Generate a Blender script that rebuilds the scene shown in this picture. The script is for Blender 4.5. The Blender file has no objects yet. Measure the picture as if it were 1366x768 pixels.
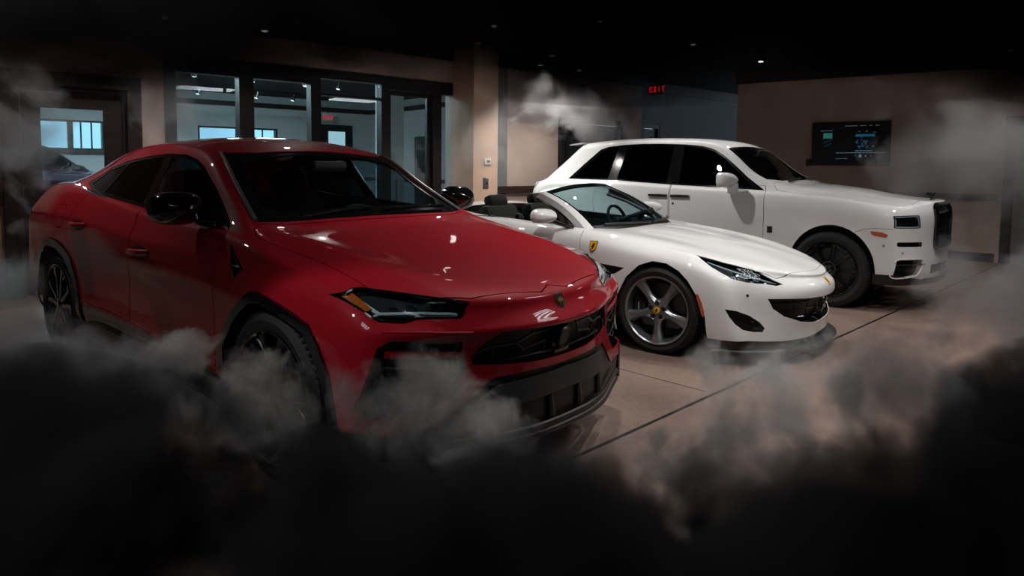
import bpy, bmesh, math, random
import numpy as np
from mathutils import Vector, Matrix
from mathutils.bvhtree import BVHTree

SC = bpy.context.scene
COL = SC.collection
R = math.radians
random.seed(7)

# ------------------------------------------------------------------ camera
cam = bpy.data.cameras.new('camera'); camo = bpy.data.objects.new('camera', cam); COL.objects.link(camo)
cam.sensor_width = 36.0; cam.sensor_fit = 'HORIZONTAL'
cam.lens = 914.1 / 1366 * 36.0
cam.shift_y = -(384 - 286.8) / 1366
cam.clip_start = .05; cam.clip_end = 200
camo.matrix_world = (Matrix.Translation((0, 0, 1.443)) @ Matrix.Rotation(R(90 - 4.0), 4, 'X') @ Matrix.Rotation(R(0.53), 4, 'Z'))
SC.camera = camo

# ------------------------------------------------------------------ view and world
vs = SC.view_settings
vs.view_transform = 'Standard'; vs.look = 'None'; vs.gamma = 1; vs.use_curve_mapping = False
vs.exposure = 0.0
SC.cycles.max_bounces = 7; SC.cycles.diffuse_bounces = 3; SC.cycles.glossy_bounces = 4
SC.cycles.transmission_bounces = 4; SC.cycles.transparent_max_bounces = 24; SC.cycles.volume_bounces = 0
SC.cycles.caustics_reflective = False; SC.cycles.caustics_refractive = False
SC.cycles.sample_clamp_indirect = 4.0; SC.cycles.sample_clamp_direct = 0
SC.cycles.use_denoising = True
SC.cycles.volume_step_rate = 1.0; SC.cycles.volume_max_steps = 256
SC.cycles.use_light_tree = True
wd = bpy.data.worlds.new('World'); SC.world = wd; wd.use_nodes = True
wd.node_tree.nodes['Background'].inputs[0].default_value = (.62, .82, 1.0, 1)
wd.node_tree.nodes['Background'].inputs[1].default_value = 1.6
TUBE = 9.0; LP = 1.25      # tube light emission, spot lamp factor

# ------------------------------------------------------------------ helpers
def srgb(r, g, b):
    f = lambda c: (c / 12.92 if c <= .04045 else ((c + .055) / 1.055) ** 2.4)
    return (f(r / 255), f(g / 255), f(b / 255), 1)
MATS = {}
def mat(name, col=(.5, .5, .5, 1), rough=.5, metal=0., coat=0., spec=.5, emit=None, estr=0., coat_rough=.03):
    m = bpy.data.materials.new(name); m.use_nodes = True
    b = m.node_tree.nodes['Principled BSDF']
    b.inputs['Base Color'].default_value = col; b.inputs['Roughness'].default_value = rough
    b.inputs['Metallic'].default_value = metal; b.inputs['Coat Weight'].default_value = coat
    b.inputs['Coat Roughness'].default_value = coat_rough
    b.inputs['Specular IOR Level'].default_value = spec
    if emit: b.inputs['Emission Color'].default_value = emit; b.inputs['Emission Strength'].default_value = estr
    MATS[name] = m; return m
def noisy(m, scale, c1, c2, detail=6, bump=0., rough=None, coord='Object', stretch=(1, 1, 1)):
    nt = m.node_tree; N = nt.nodes; L = nt.links; b = N['Principled BSDF']
    tc = N.new('ShaderNodeTexCoord'); mp = N.new('ShaderNodeMapping'); mp.inputs['Scale'].default_value = stretch
    L.new(tc.outputs[coord], mp.inputs[0])
    n = N.new('ShaderNodeTexNoise'); n.inputs['Scale'].default_value = scale; n.inputs['Detail'].default_value = detail
    L.new(mp.outputs[0], n.inputs[0])
    r = N.new('ShaderNodeValToRGB'); r.color_ramp.elements[0].position = .35; r.color_ramp.elements[1].position = .68
    r.color_ramp.elements[0].color = c1; r.color_ramp.elements[1].color = c2
    L.new(n.outputs['Fac'], r.inputs[0]); L.new(r.outputs[0], b.inputs['Base Color'])
    if bump:
        bp = N.new('ShaderNodeBump'); bp.inputs['Strength'].default_value = bump; bp.inputs['Distance'].default_value = .01
        L.new(n.outputs['Fac'], bp.inputs['Height']); L.new(bp.outputs[0], b.inputs['Normal'])
    if rough:
        mr = N.new('ShaderNodeMapRange'); mr.inputs['To Min'].default_value = rough[0]; mr.inputs['To Max'].default_value = rough[1]
        L.new(n.outputs['Fac'], mr.inputs[0]); L.new(mr.outputs[0], b.inputs['Roughness'])
    return m
def glass(name, tint, refl=1.0, rough=.0):
    m = bpy.data.materials.new(name); m.use_nodes = True; nt = m.node_tree; N = nt.nodes; L = nt.links
    N.remove(N['Principled BSDF']); out = N['Material Output']
    t = N.new('ShaderNodeBsdfTransparent'); t.inputs[0].default_value = tint
    g = N.new('ShaderNodeBsdfGlossy'); g.inputs['Roughness'].default_value = rough
    ge = N.new('ShaderNodeNewGeometry'); dt = N.new('ShaderNodeVectorMath'); dt.operation = 'DOT_PRODUCT'; L.new(ge.outputs['Normal'], dt.inputs[0]); L.new(ge.outputs['Incoming'], dt.inputs[1])
    ab = N.new('ShaderNodeMath'); ab.operation = 'ABSOLUTE'; L.new(dt.outputs['Value'], ab.inputs[0])
    om = N.new('ShaderNodeMath'); om.operation = 'SUBTRACT'; om.inputs[0].default_value = 1; L.new(ab.outputs[0], om.inputs[1])
    pw = N.new('ShaderNodeMath'); pw.operation = 'POWER'; pw.inputs[1].default_value = 5; L.new(om.outputs[0], pw.inputs[0])
    mm = N.new('ShaderNodeMath'); mm.operation = 'MULTIPLY_ADD'; mm.inputs[1].default_value = .9 * refl; mm.inputs[2].default_value = .035 * refl
    L.new(pw.outputs[0], mm.inputs[0])
    mx = N.new('ShaderNodeMixShader'); L.new(mm.outputs[0], mx.inputs[0]); L.new(t.outputs[0], mx.inputs[1]); L.new(g.outputs[0], mx.inputs[2])
    L.new(mx.outputs[0], out.inputs[0]); MATS[name] = m; return m

def tag(o, label=None, cat=None, group=None, kind=None):
    if label: o['label'] = label
    if cat: o['category'] = cat
    if group: o['group'] = group
    if kind: o['kind'] = kind
    return o
def empty(name, loc=(0, 0, 0), rz=0, label=None, cat=None, group=None, parent=None):
    o = bpy.data.objects.new(name, None); COL.objects.link(o); o.empty_display_size = .1
    o.location = loc; o.rotation_euler = (0, 0, rz); o.parent = parent
    return tag(o, label, cat, group)
def link(name, me, mats, parent=None, M=None, label=None):
    o = bpy.data.objects.new(name, me); COL.objects.link(o)
    me.materials.clear()
    for m in (mats if isinstance(mats, (list, tuple)) else [mats]): me.materials.append(MATS[m] if isinstance(m, str) else m)
    o.parent = parent
    if M is not None: o.matrix_local = M
    if label: o['label'] = label
    return o
def finish(me, ang=32):
    for p in me.polygons: p.use_smooth = True
    try: me.set_sharp_from_angle(angle=R(ang))
    except Exception: pass
    return me

class MB:
    """collects vertices and faces of one mesh"""
    def __init__(s): s.v = []; s.f = []; s.m = []
    def add(s, vs, fs, mi=0):
        n = len(s.v); s.v += [tuple(v) for v in vs]; s.f += [tuple(i + n for i in f) for f in fs]; s.m += [mi] * len(fs); return s
    def box(s, a, b, mi=0, bev=0., M=None):
        x0, y0, z0 = a; x1, y1, z1 = b
        if bev <= 0:
            vs = [Vector(p) for p in ((x0, y0, z0), (x1, y0, z0), (x1, y1, z0), (x0, y1, z0), (x0, y0, z1), (x1, y0, z1), (x1, y1, z1), (x0, y1, z1))]
            fs = [(0, 3, 2, 1), (4, 5, 6, 7), (0, 1, 5, 4), (1, 2, 6, 5), (2, 3, 7, 6), (3, 0, 4, 7)]
        else:
            bm = bmesh.new(); bmesh.ops.create_cube(bm, size=1)
            for v in bm.verts: v.co = Vector(((x0 + x1) / 2 + v.co.x * (x1 - x0), (y0 + y1) / 2 + v.co.y * (y1 - y0), (z0 + z1) / 2 + v.co.z * (z1 - z0)))
            bmesh.ops.bevel(bm, geom=bm.edges[:], offset=bev, segments=2, profile=.6, affect='EDGES')
            vs = [v.co.copy() for v in bm.verts]; fs = [[v.index for v in f.verts] for f in bm.faces]; bm.free()
        if M is not None: vs = [M @ v for v in vs]
        return s.add(vs, fs, mi)
    def cyl(s, p, q, r, n=16, r2=None, mi=0, cap=True):
        p = Vector(p); q = Vector(q); d = (q - p).normalized(); r2 = r if r2 is None else r2
        u = d.orthogonal().normalized(); w = d.cross(u); vs = []
        for c, rr in ((p, r), (q, r2)):
            for k in range(n):
                a = 2 * math.pi * k / n; vs.append(c + (u * math.cos(a) + w * math.sin(a)) * rr)
        fs = [(k, (k + 1) % n, n + (k + 1) % n, n + k) for k in range(n)]
        if cap: fs += [tuple(range(n - 1, -1, -1)), tuple(range(n, 2 * n))]
        return s.add(vs, fs, mi)
    def tube(s, pts, r, n=8, mi=0, closed=False, flat=1.0, up=None):
        pts = [Vector(p) for p in pts]; m = len(pts); vs = []; rr = r if isinstance(r, (list, tuple)) else [r] * m
        for i, p in enumerate(pts):
            a = pts[(i - 1) % m] if (closed or i > 0) else p; b = pts[(i + 1) % m] if (closed or i < m - 1) else p
            d = (b - a).normalized(); uu = Vector(up) if up is not None else (Vector((0, 0, 1)) if abs(d.z) < .9 else Vector((0, 1, 0)))
            x = d.cross(uu).normalized(); z = x.cross(d).normalized()
            for k in range(n):
                t = 2 * math.pi * k / n; vs.append(p + (x * math.cos(t) + z * math.sin(t) * flat) * rr[i])
        fs = []
        for i in range(m if closed else m - 1):
            j = (i + 1) % m
            for k in range(n): fs.append((i * n + k, i * n + (k + 1) % n, j * n + (k + 1) % n, j * n + k))
        if not closed: fs += [tuple(range(n - 1, -1, -1)), tuple(range((m - 1) * n, m * n))]
        return s.add(vs, fs, mi)
    def lathe(s, prof, n=64, axis='y', c=(0, 0, 0), mi=0, closed=False):
        """prof = [(r, h)...]"""
        vs = []; c = Vector(c)
        for r, h in prof:
            for k in range(n):
                a = 2 * math.pi * k / n; x, y = r * math.cos(a), r * math.sin(a)
                vs.append(c + (Vector((x, h, y)) if axis == 'y' else Vector((x, y, h)) if axis == 'z' else Vector((h, x, y))))
        m = len(prof); fs = []
        for i in range(m if closed else m - 1):
            j = (i + 1) % m
            for k in range(n): fs.append((i * n + k, j * n + k, j * n + (k + 1) % n, i * n + (k + 1) % n))
        return s.add(vs, fs, mi)
    def prism(s, pts, h0, h1, axis='y', mi=0, bev=0., M=None):
        """2-D polygon extruded; axis y: (x,z), x: (y,z), z: (x,y)"""
        def P(p, h): return Vector((p[0], h, p[1])) if axis == 'y' else Vector((h, p[0], p[1])) if axis == 'x' else Vector((p[0], p[1], h))
        n = len(pts)
        if bev > 0:
            q = inset(pts, bev); sg = 1 if h1 > h0 else -1
            vs = [P(p, h0) for p in pts] + [P(p, h1 - sg * bev) for p in pts] + [P(p, h1) for p in q]
            fs = [tuple(range(n))] + [(k, (k + 1) % n, n + (k + 1) % n, n + k) for k in range(n)] + [(n + k, n + (k + 1) % n, 2 * n + (k + 1) % n, 2 * n + k) for k in range(n)] + [tuple(range(2 * n, 3 * n))]
        else:
            vs = [P(p, h0) for p in pts] + [P(p, h1) for p in pts]
            fs = [tuple(range(n))] + [(k, (k + 1) % n, n + (k + 1) % n, n + k) for k in range(n)] + [tuple(range(n, 2 * n))]
        if M is not None: vs = [M @ v for v in vs]
        return s.add(vs, fs, mi)
    def grid(s, f, nu, nv, mi=0):
        vs = [f(i / nu, j / nv) for i in range(nu + 1) for j in range(nv + 1)]
        fs = [(i * (nv + 1) + j, (i + 1) * (nv + 1) + j, (i + 1) * (nv + 1) + j + 1, i * (nv + 1) + j + 1) for i in range(nu) for j in range(nv)]
        return s.add(vs, fs, mi)
    def mesh(s, name='m', ang=32, smooth=True):
        me = bpy.data.meshes.new(name); me.from_pydata(s.v, [], s.f)
        for p, k in zip(me.polygons, s.m): p.material_index = k
        bm = bmesh.new(); bm.from_mesh(me); bmesh.ops.recalc_face_normals(bm, faces=bm.faces[:]); bm.to_mesh(me); bm.free()
        if smooth: finish(me, ang)
        return me
    def build(s, name, mats, parent=None, M=None, label=None, ang=32, smooth=True):
        return link(name, s.mesh(name, ang, smooth), mats, parent, M, label)

# ---- 2-D polygon tools
def area(P): return .5 * sum(P[i][0] * P[(i + 1) % len(P)][1] - P[(i + 1) % len(P)][0] * P[i][1] for i in range(len(P)))
def inset(P, d):
    """offset a polygon inwards by d (outwards when negative)"""
    n = len(P); s = 1 if area(P) > 0 else -1; out = []
    for i in range(n):
        a = Vector(P[i - 1]); b = Vector(P[i]); c = Vector(P[(i + 1) % n])
        e1 = (b - a).normalized(); e2 = (c - b).normalized()
        n1 = Vector((-e1.y, e1.x)) * s; n2 = Vector((-e2.y, e2.x)) * s
        m = n1 + n2
        if m.length < 1e-6: m = n1.copy()
        m.normalize(); k = d / max(.45, m.dot(n1)); q = b + m * k; out.append((q.x, q.y))
    return out
def rnd(P, r, n=5):
    out = []; m = len(P)
    for i in range(m):
        a = Vector(P[i - 1][:2]); b = Vector(P[i][:2]); c = Vector(P[(i + 1) % m][:2])
        rr = P[i][2] if len(P[i]) > 2 else r
        rr = min(rr, (a - b).length * .48, (c - b).length * .48)
        if rr <= 1e-4: out.append((b.x, b.y)); continue
        p = b + (a - b).normalized() * rr; q = b + (c - b).normalized() * rr
        for k in range(n + 1):
            t = k / n; w = p * (1 - t) ** 2 + b * 2 * t * (1 - t) + q * t * t; out.append((w.x, w.y))
    return out
def cr(P, n=6, closed=False):
    """Catmull-Rom through points of any dimension"""
    P = [np.array(p, float) for p in P]; m = len(P); out = []
    rng = range(m) if closed else range(m - 1)
    for i in rng:
        p1 = P[i]; p2 = P[(i + 1) % m]
        p0 = P[i - 1] if (closed or i > 0) else 2 * p1 - p2
        p3 = P[(i + 2) % m] if (closed or i < m - 2) else 2 * p2 - p1
        for k in range(n):
            t = k / n
            out.append(tuple(.5 * ((2 * p1) + (-p0 + p2) * t + (2 * p0 - 5 * p1 + 4 * p2 - p3) * t * t + (-p0 + 3 * p1 - 3 * p2 + p3) * t ** 3)))
    if not closed: out.append(tuple(P[-1]))
    return out
def pchip(K, x):
    """monotone cubic through knots K=[(x,v..)], v may be a tuple"""
    K = sorted(K, key=lambda k: k[0]); X = np.array([k[0] for k in K], float); V = np.array([np.atleast_1d(k[1]) for k in K], float)
    if len(K) == 1: return V[0]
    h = np.diff(X)[:, None]; d = np.diff(V, axis=0) / h; m = np.zeros_like(V)
    m[0] = d[0]; m[-1] = d[-1]
    for i in range(1, len(K) - 1):
        for c in range(V.shape[1]):
            a, b = d[i - 1, c], d[i, c]
            if a * b > 0:
                w1 = 2 * h[i, 0] + h[i - 1, 0]; w2 = h[i, 0] + 2 * h[i - 1, 0]; m[i, c] = (w1 + w2) / (w1 / a + w2 / b)
    x = min(max(x, X[0]), X[-1]); i = min(max(np.searchsorted(X, x) - 1, 0), len(h) - 1)
    t = (x - X[i]) / h[i, 0]; H = h[i, 0]
    return V[i] * (2 * t ** 3 - 3 * t * t + 1) + m[i] * H * (t ** 3 - 2 * t * t + t) + V[i + 1] * (3 * t * t - 2 * t ** 3) + m[i + 1] * H * (t ** 3 - t * t)
def f1(K, x): return float(pchip(K, x)[0])

# ---- evaluated modifiers, booleans
def ev(o):
    dg = bpy.context.evaluated_depsgraph_get(); dg.update()
    e = o.evaluated_get(dg); return bpy.data.meshes.new_from_object(e)
def tmpobj(me): o = bpy.data.objects.new('tmp', me); COL.objects.link(o); return o
def trim(me, P, axis, a, b, mirror=True, keep=True):
    """cut a body sheet along 2-D outlines (given for the right-hand side, y positive to the right) and keep or drop what lies inside"""
    polys = P if isinstance(P[0][0], (list, tuple)) else [P]
    I0, I1, IA = {'y': (0, 2, 1), 'x': (1, 2, 0), 'z': (0, 1, 2)}[axis]
    jobs = []
    for q in polys:
        for s in ((-1, 1) if mirror else (-1,)):
            if axis == 'y': jobs.append((list(q), *sorted((a * s, b * s))))
            elif axis == 'x': jobs.append(([(p[0] * s, p[1]) for p in q], a, b))
            else: jobs.append(([(p[0], p[1] * s) for p in q], a, b))
    bm = bmesh.new(); bm.from_mesh(me)
    for q, lo, hi in jobs:
        qa = np.array(q); x0, y0 = qa.min(0) - 1e-3; x1, y1 = qa.max(0) + 1e-3
        def box(f):
            us = [v.co[I0] for v in f.verts]; vs = [v.co[I1] for v in f.verts]; return min(us), max(us), min(vs), max(vs)
        cand = {}
        for f in bm.faces:
            w = sum(v.co[IA] for v in f.verts) / len(f.verts)
            if lo - .03 <= w <= hi + .03:
                B_ = box(f)
                if B_[0] <= x1 and B_[1] >= x0 and B_[2] <= y1 and B_[3] >= y0: cand[f] = B_
        n = len(q)
        for i in range(n):
            p, r = q[i], q[(i + 1) % n]; e = (r[0] - p[0], r[1] - p[1]); L = math.hypot(*e)
            if L < 1e-6: continue
            sx0, sx1 = sorted((p[0], r[0])); sy0, sy1 = sorted((p[1], r[1])); nx, ny = -e[1] / L, e[0] / L; sel = []
            for f, B_ in cand.items():
                if B_[0] <= sx1 + 1e-4 and B_[1] >= sx0 - 1e-4 and B_[2] <= sy1 + 1e-4 and B_[3] >= sy0 - 1e-4:
                    d = [(v.co[I0] - p[0]) * nx + (v.co[I1] - p[1]) * ny for v in f.verts]
                    if min(d) < -1e-6 and max(d) > 1e-6: sel.append(f)
            if not sel: continue
            co = Vector((0, 0, 0)); co[I0], co[I1] = p; no = Vector((0, 0, 0)); no[I0], no[I1] = nx, ny
            geom = list({*sel, *[e_ for f in sel for e_ in f.edges], *[v for f in sel for v in f.verts]})
            before = set(sel)
            res = bmesh.ops.bisect_plane(bm, geom=geom, dist=1e-6, plane_co=co, plane_no=no)
            cand = {f: B_ for f, B_ in cand.items() if f.is_valid and f not in before}
            for g in res['geom']:
                if isinstance(g, bmesh.types.BMFace) and g.is_valid: cand[g] = box(g)
            for f in before:
                if f.is_valid: cand[f] = box(f)
    ins = set(); bm.faces.ensure_lookup_table()
    C_ = np.array([tuple(f.calc_center_median()) for f in bm.faces])
    inside = np.zeros(len(C_), bool)
    for q, lo, hi in jobs:
        u, v = C_[:, I0], C_[:, I1]; k = np.zeros(len(C_), bool); n = len(q)
        for i in range(n):
            (xa, ya), (xb, yb) = q[i], q[(i + 1) % n]
            if ya == yb: continue
            k ^= ((ya > v) != (yb > v)) & (u < (xb - xa) * (v - ya) / (yb - ya) + xa)
        inside |= k & (C_[:, IA] >= lo) & (C_[:, IA] <= hi)
    dele = [f for f in bm.faces if inside[f.index] != keep]
    bmesh.ops.delete(bm, geom=dele, context='FACES')
    m2 = bpy.data.meshes.new('s'); bm.to_mesh(m2); bm.free(); return m2
def thicken(me, th=.008):
    o = tmpobj(me); me.materials.clear(); me.materials.append(None); me.materials.append(None)
    so = o.modifiers.new('t', 'SOLIDIFY'); so.thickness = th; so.offset = -1; so.material_offset = 1; so.material_offset_rim = 0; so.use_rim = True
    r = ev(o); bpy.data.objects.remove(o); return r
def movemesh(me, f):
    me = me.copy(); n = len(me.vertices); c = np.empty(n * 3); me.vertices.foreach_get('co', c); c = c.reshape(n, 3)
    c = f(c); me.vertices.foreach_set('co', c.ravel()); me.update(); return me
def side_of(me, s):
    """keep the faces on one side of the car: s=-1 right, +1 left"""
    bm = bmesh.new(); bm.from_mesh(me)
    dele = [f for f in bm.faces if f.calc_center_median().y * s < 0]; bmesh.ops.delete(bm, geom=dele, context='FACES')
    m2 = bpy.data.meshes.new('s'); bm.to_mesh(m2); bm.free(); return m2
def islands(me, keep):
    """keep the connected pieces whose centre passes keep()"""
    bm = bmesh.new(); bm.from_mesh(me); seen = set(); dele = []
    for f in bm.faces:
        if f in seen: continue
        st = [f]; seen.add(f); comp = []
        while st:
            g = st.pop(); comp.append(g)
            for e in g.edges:
                for h in e.link_faces:
                    if h not in seen: seen.add(h); st.append(h)
        c = Vector((0, 0, 0))
        for g in comp: c += g.calc_center_median()
        c /= len(comp)
        if not keep(c): dele += comp
    bmesh.ops.delete(bm, geom=dele, context='FACES'); m2 = bpy.data.meshes.new('s'); bm.to_mesh(m2); bm.free(); return m2

# ---- car body cage: a front face, a side, a rear face and a top, smooth through every given point
def body_cage(F, S, B, T, creases=(), level=3, thick=.012):
    J = len(F) - 1; K = len(F[0]) - 1; I = len(T) - 1
    ids = {}; vs = []
    def vid(key, p):
        if key not in ids: ids[key] = len(vs); vs.append((p[0], -p[1], p[2]))
        return ids[key]
    g = {}
    for sgn in (1, -1):
        def V(kind, a, b):
            # canonical key so that shared edges share vertices
            if kind == 'F' and b == K: kind, a, b = 'S', a, 0
            if kind == 'B' and b == K: kind, a, b = 'S', a, I
            if kind == 'T' and a == 0: return V('F', J, b)
            if kind == 'T' and a == I: return V('B', J, b)
            if kind == 'T' and b == K: kind, a, b = 'S', J, a
            if kind == 'S' and b == 0: p = F[a][K]
            elif kind == 'S' and b == I: p = B[a][K]
            else: p = {'F': F, 'S': S, 'B': B, 'T': T}[kind][a][b]
            sym = (kind in 'FBT' and b == 0)
            p = (p[0], 0 if sym else p[1] * sgn, p[2])
            return vid((kind, a, b, 0 if sym else sgn), p)
        fs = []
        for j in range(J):
            for k in range(K): fs.append((V('F', j, k), V('F', j, k + 1), V('F', j + 1, k + 1), V('F', j + 1, k)))
            for i in range(I): fs.append((V('S', j, i), V('S', j, i + 1), V('S', j + 1, i + 1), V('S', j + 1, i)))
            for k in range(K): fs.append((V('B', j, k + 1), V('B', j, k), V('B', j + 1, k), V('B', j + 1, k + 1)))
        for i in range(I):
            for k in range(K): fs.append((V('T', i, k), V('T', i, k + 1), V('T', i + 1, k + 1), V('T', i + 1, k)))
        g[sgn] = (fs, V)
    me = bpy.data.meshes.new('cage'); me.from_pydata(vs, [], g[1][0] + g[-1][0])
    bm = bmesh.new(); bm.from_mesh(me); bmesh.ops.recalc_face_normals(bm, faces=bm.faces[:])
    up = sum(f.normal.z * f.calc_area() for f in bm.faces)
    if up < 0: bmesh.ops.reverse_faces(bm, faces=bm.faces[:])
    cl = bm.edges.layers.float.get('crease_edge') or bm.edges.layers.float.new('crease_edge')
    bm.verts.ensure_lookup_table()
    for kind, fix, a0, a1, val in creases:
        # kind 'Tk': line k along i ; 'Ti': line i along k ; 'Sj','Fj': row j
        for sgn in (1, -1):
            Vf = g[sgn][1]
            for a in range(a0, a1):
                p, q = {'Tk': (('T', a, fix), ('T', a + 1, fix)), 'Ti': (('T', fix, a), ('T', fix, a + 1)),
                        'Sj': (('S', fix, a), ('S', fix, a + 1)), 'Si': (('S', a, fix), ('S', a + 1, fix)),
                        'Fj': (('F', fix, a), ('F', fix, a + 1)), 'Fk': (('F', a, fix), ('F', a + 1, fix))}[kind]
                e = bm.edges.get((bm.verts[Vf(*p)], bm.verts[Vf(*q)]))
                if e: e[cl] = val
    bm.to_mesh(me); bm.free()
    o = tmpobj(me); n = len(vs); tgt = np.array(vs)
    md = o.modifiers.new('s', 'SUBSURF'); md.levels = 2; md.render_levels = 2; md.boundary_smooth = 'PRESERVE_CORNERS'
    cur = tgt.copy()
    for it in range(4):
        e = ev(o); c = np.empty(len(e.vertices) * 3); e.vertices.foreach_get('co', c); c = c.reshape(-1, 3)[:n]; bpy.data.meshes.remove(e)
        cur = cur + (tgt - c) * .85; me.vertices.foreach_set('co', cur.ravel()); me.update()
    md.levels = level; md.render_levels = level
    outer = ev(o); bpy.data.objects.remove(o)
    return outer
class Surf:
    """ray casts on a body surface; car right-hand side is given as positive y"""
    def __init__(s, me):
        s.t = BVHTree.FromPolygons([v.co.copy() for v in me.vertices], [tuple(p.vertices) for p in me.polygons])
    def hit(s, a, b, axis, sg=1):
        """axis y: (x,z) from the right side; x: (y,z) from the front; z: (x,y) from above. sg=-1: the left side twin"""
        if axis == 'y': o, d = Vector((a, -3 * sg, b)), Vector((0, sg, 0))
        elif axis == 'x': o, d = Vector((4, -a * sg, b)), Vector((-1, 0, 0))
        elif axis == 'b': o, d = Vector((-9, -a * sg, b)), Vector((1, 0, 0))
        else: o, d = Vector((a, -b * sg, 4)), Vector((0, 0, -1))
        p, n, i, di = s.t.ray_cast(o, d)
        if p is None: p, n, i, di = s.t.find_nearest(o + d * 2.0); 
        if n.dot(d) > 0: n = -n
        return p, n
    def line(s, pts, axis, off=0., sg=1, n=1, closed=False):
        if n > 1: pts = cr(pts, n, closed)
        out = []
        for a, b in pts:
            p, nn = s.hit(a, b, axis, sg); out.append(p + nn * off)
        return out
def dens(P, d=.03, closed=False):
    out = []; m = len(P)
    for i in range(m if closed else m - 1):
        a = Vector(P[i]); b = Vector(P[(i + 1) % m]); n = max(1, int((b - a).length / d))
        for k in range(n): out.append(tuple(a.lerp(b, k / n)))
    if not closed: out.append(tuple(P[-1]))
    return out
def frame_at(p, n, up=(0, 0, 1)):
    """matrix whose local +Y points along the surface normal, Z as far up as can be"""
    y = n.normalized(); z = Vector(up); z = (z - y * z.dot(y)).normalized(); x = y.cross(z)
    M = Matrix((x, y, z)).transposed().to_4x4(); M.translation = p; return M

# ------------------------------------------------------------------ materials
mat('red_paint', srgb(150, 18, 34), .5, .0, 1.0, .08, coat_rough=.02)
mat('white_paint', srgb(216, 217, 218), .5, 0, 1.0, .1, coat_rough=.02)
mat('navy_paint', srgb(20, 34, 48), .3, .2, 1.0)
mat('gloss_black', srgb(9, 11, 12), .12, 0, .6)
mat('satin_black', srgb(14, 15, 16), .42)
mat('cabin', srgb(13, 15, 16), .75)
mat('cabin_tan', srgb(92, 44, 32), .7)
mat('under', srgb(6, 6, 6), .9)
mat('grey_plate', srgb(42, 48, 50), .45)
mat('drl', srgb(190, 205, 212), .4, .1)
mat('chrome', srgb(200, 205, 208), .12, 1.0)
mat('silver', srgb(150, 156, 160), .3, .85, .4)
mat('dark_metal', srgb(52, 56, 58), .35, .8)
mat('wheel_black', srgb(10, 13, 14), .2, .3, .7)
mat('amber', srgb(190, 92, 20), .35, 0, .5)
mat('marker_orange', srgb(176, 84, 44), .35, 0, .5)
mat('caliper_red', srgb(120, 18, 26), .4)
mat('yellow', srgb(222, 166, 24), .4, 0, .5)
mat('badge_black', srgb(8, 8, 8), .35)
mat('gold', srgb(212, 172, 92), .25, .9)
mat('disc', srgb(90, 94, 96), .35, .9)
mat('lamp_dark', srgb(44, 52, 56), .35)
mat('tail_red', srgb(120, 8, 10), .2, 0, .6)
t = mat('tyre', srgb(17, 19, 20), .75)
def tread(m):
    nt = m.node_tree; N = nt.nodes; L = nt.links; b = N['Principled BSDF']
    tc = N.new('ShaderNodeTexCoord'); n = N.new('ShaderNodeTexNoise'); n.inputs['Scale'].default_value = 60
    L.new(tc.outputs['Object'], n.inputs[0]); bp = N.new('ShaderNodeBump'); bp.inputs['Strength'].default_value = .15; bp.inputs['Distance'].default_value = .003
    L.new(n.outputs[0], bp.inputs['Height']); L.new(bp.outputs[0], b.inputs['Normal'])
tread(t)
mm_ = mat('mesh_black', srgb(9, 10, 11), .5)
glass('windscreen', (.80, .86, .88, 1), 1.0)
glass('windscreen_teal', (.72, .86, .88, 1), 1.0)
glass('front_glass', (.72, .80, .82, 1), 1.0)
glass('tinted_glass', (.20, .24, .25, 1), 1.0)
glass('lens', (.88, .92, .93, 1), .8)

# ------------------------------------------------------------------ wheels
def shield(w, h, n=6):
    """heater-shield outline, centre at 0"""
    R_ = [(w * .5, h * .5), (w * .5, h * .12), (w * .43, -h * .18), (w * .27, -h * .38), (0, -h * .52)]
    c = cr(R_, n); L_ = [(-x, y) for x, y in reversed(c[:-1])]
    return [(0, h * .47)] + c + L_
HORSE = [(-.32, -.46), (-.22, -.40), (-.16, -.22), (-.20, -.08), (-.34, -.04), (-.30, .06), (-.16, .06), (-.10, .20), (-.04, .32), (.02, .44), (.10, .50), (.20, .44), (.30, .36), (.27, .30),
         (.17, .32), (.14, .22), (.26, .20), (.36, .10), (.30, .07), (.22, .13), (.12, .10), (.10, -.02), (.26, -.10), (.24, -.18), (.08, -.12), (.02, -.2), (.06, -.34), (.14, -.44), (.02, -.44), (-.06, -.28), (-.10, -.32), (-.16, -.46)]
BULL = [(-.40, -.05), (-.34, .16), (-.20, .24), (-.05, .30), (.08, .22), (.22, .24), (.36, .12), (.44, -.02), (.34, -.06), (.24, -.02), (.20, -.16), (.30, -.34), (.18, -.36), (.08, -.16), (-.08, -.12), (-.16, -.22), (-.10, -.40), (-.24, -.40), (-.30, -.18)]
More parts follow.
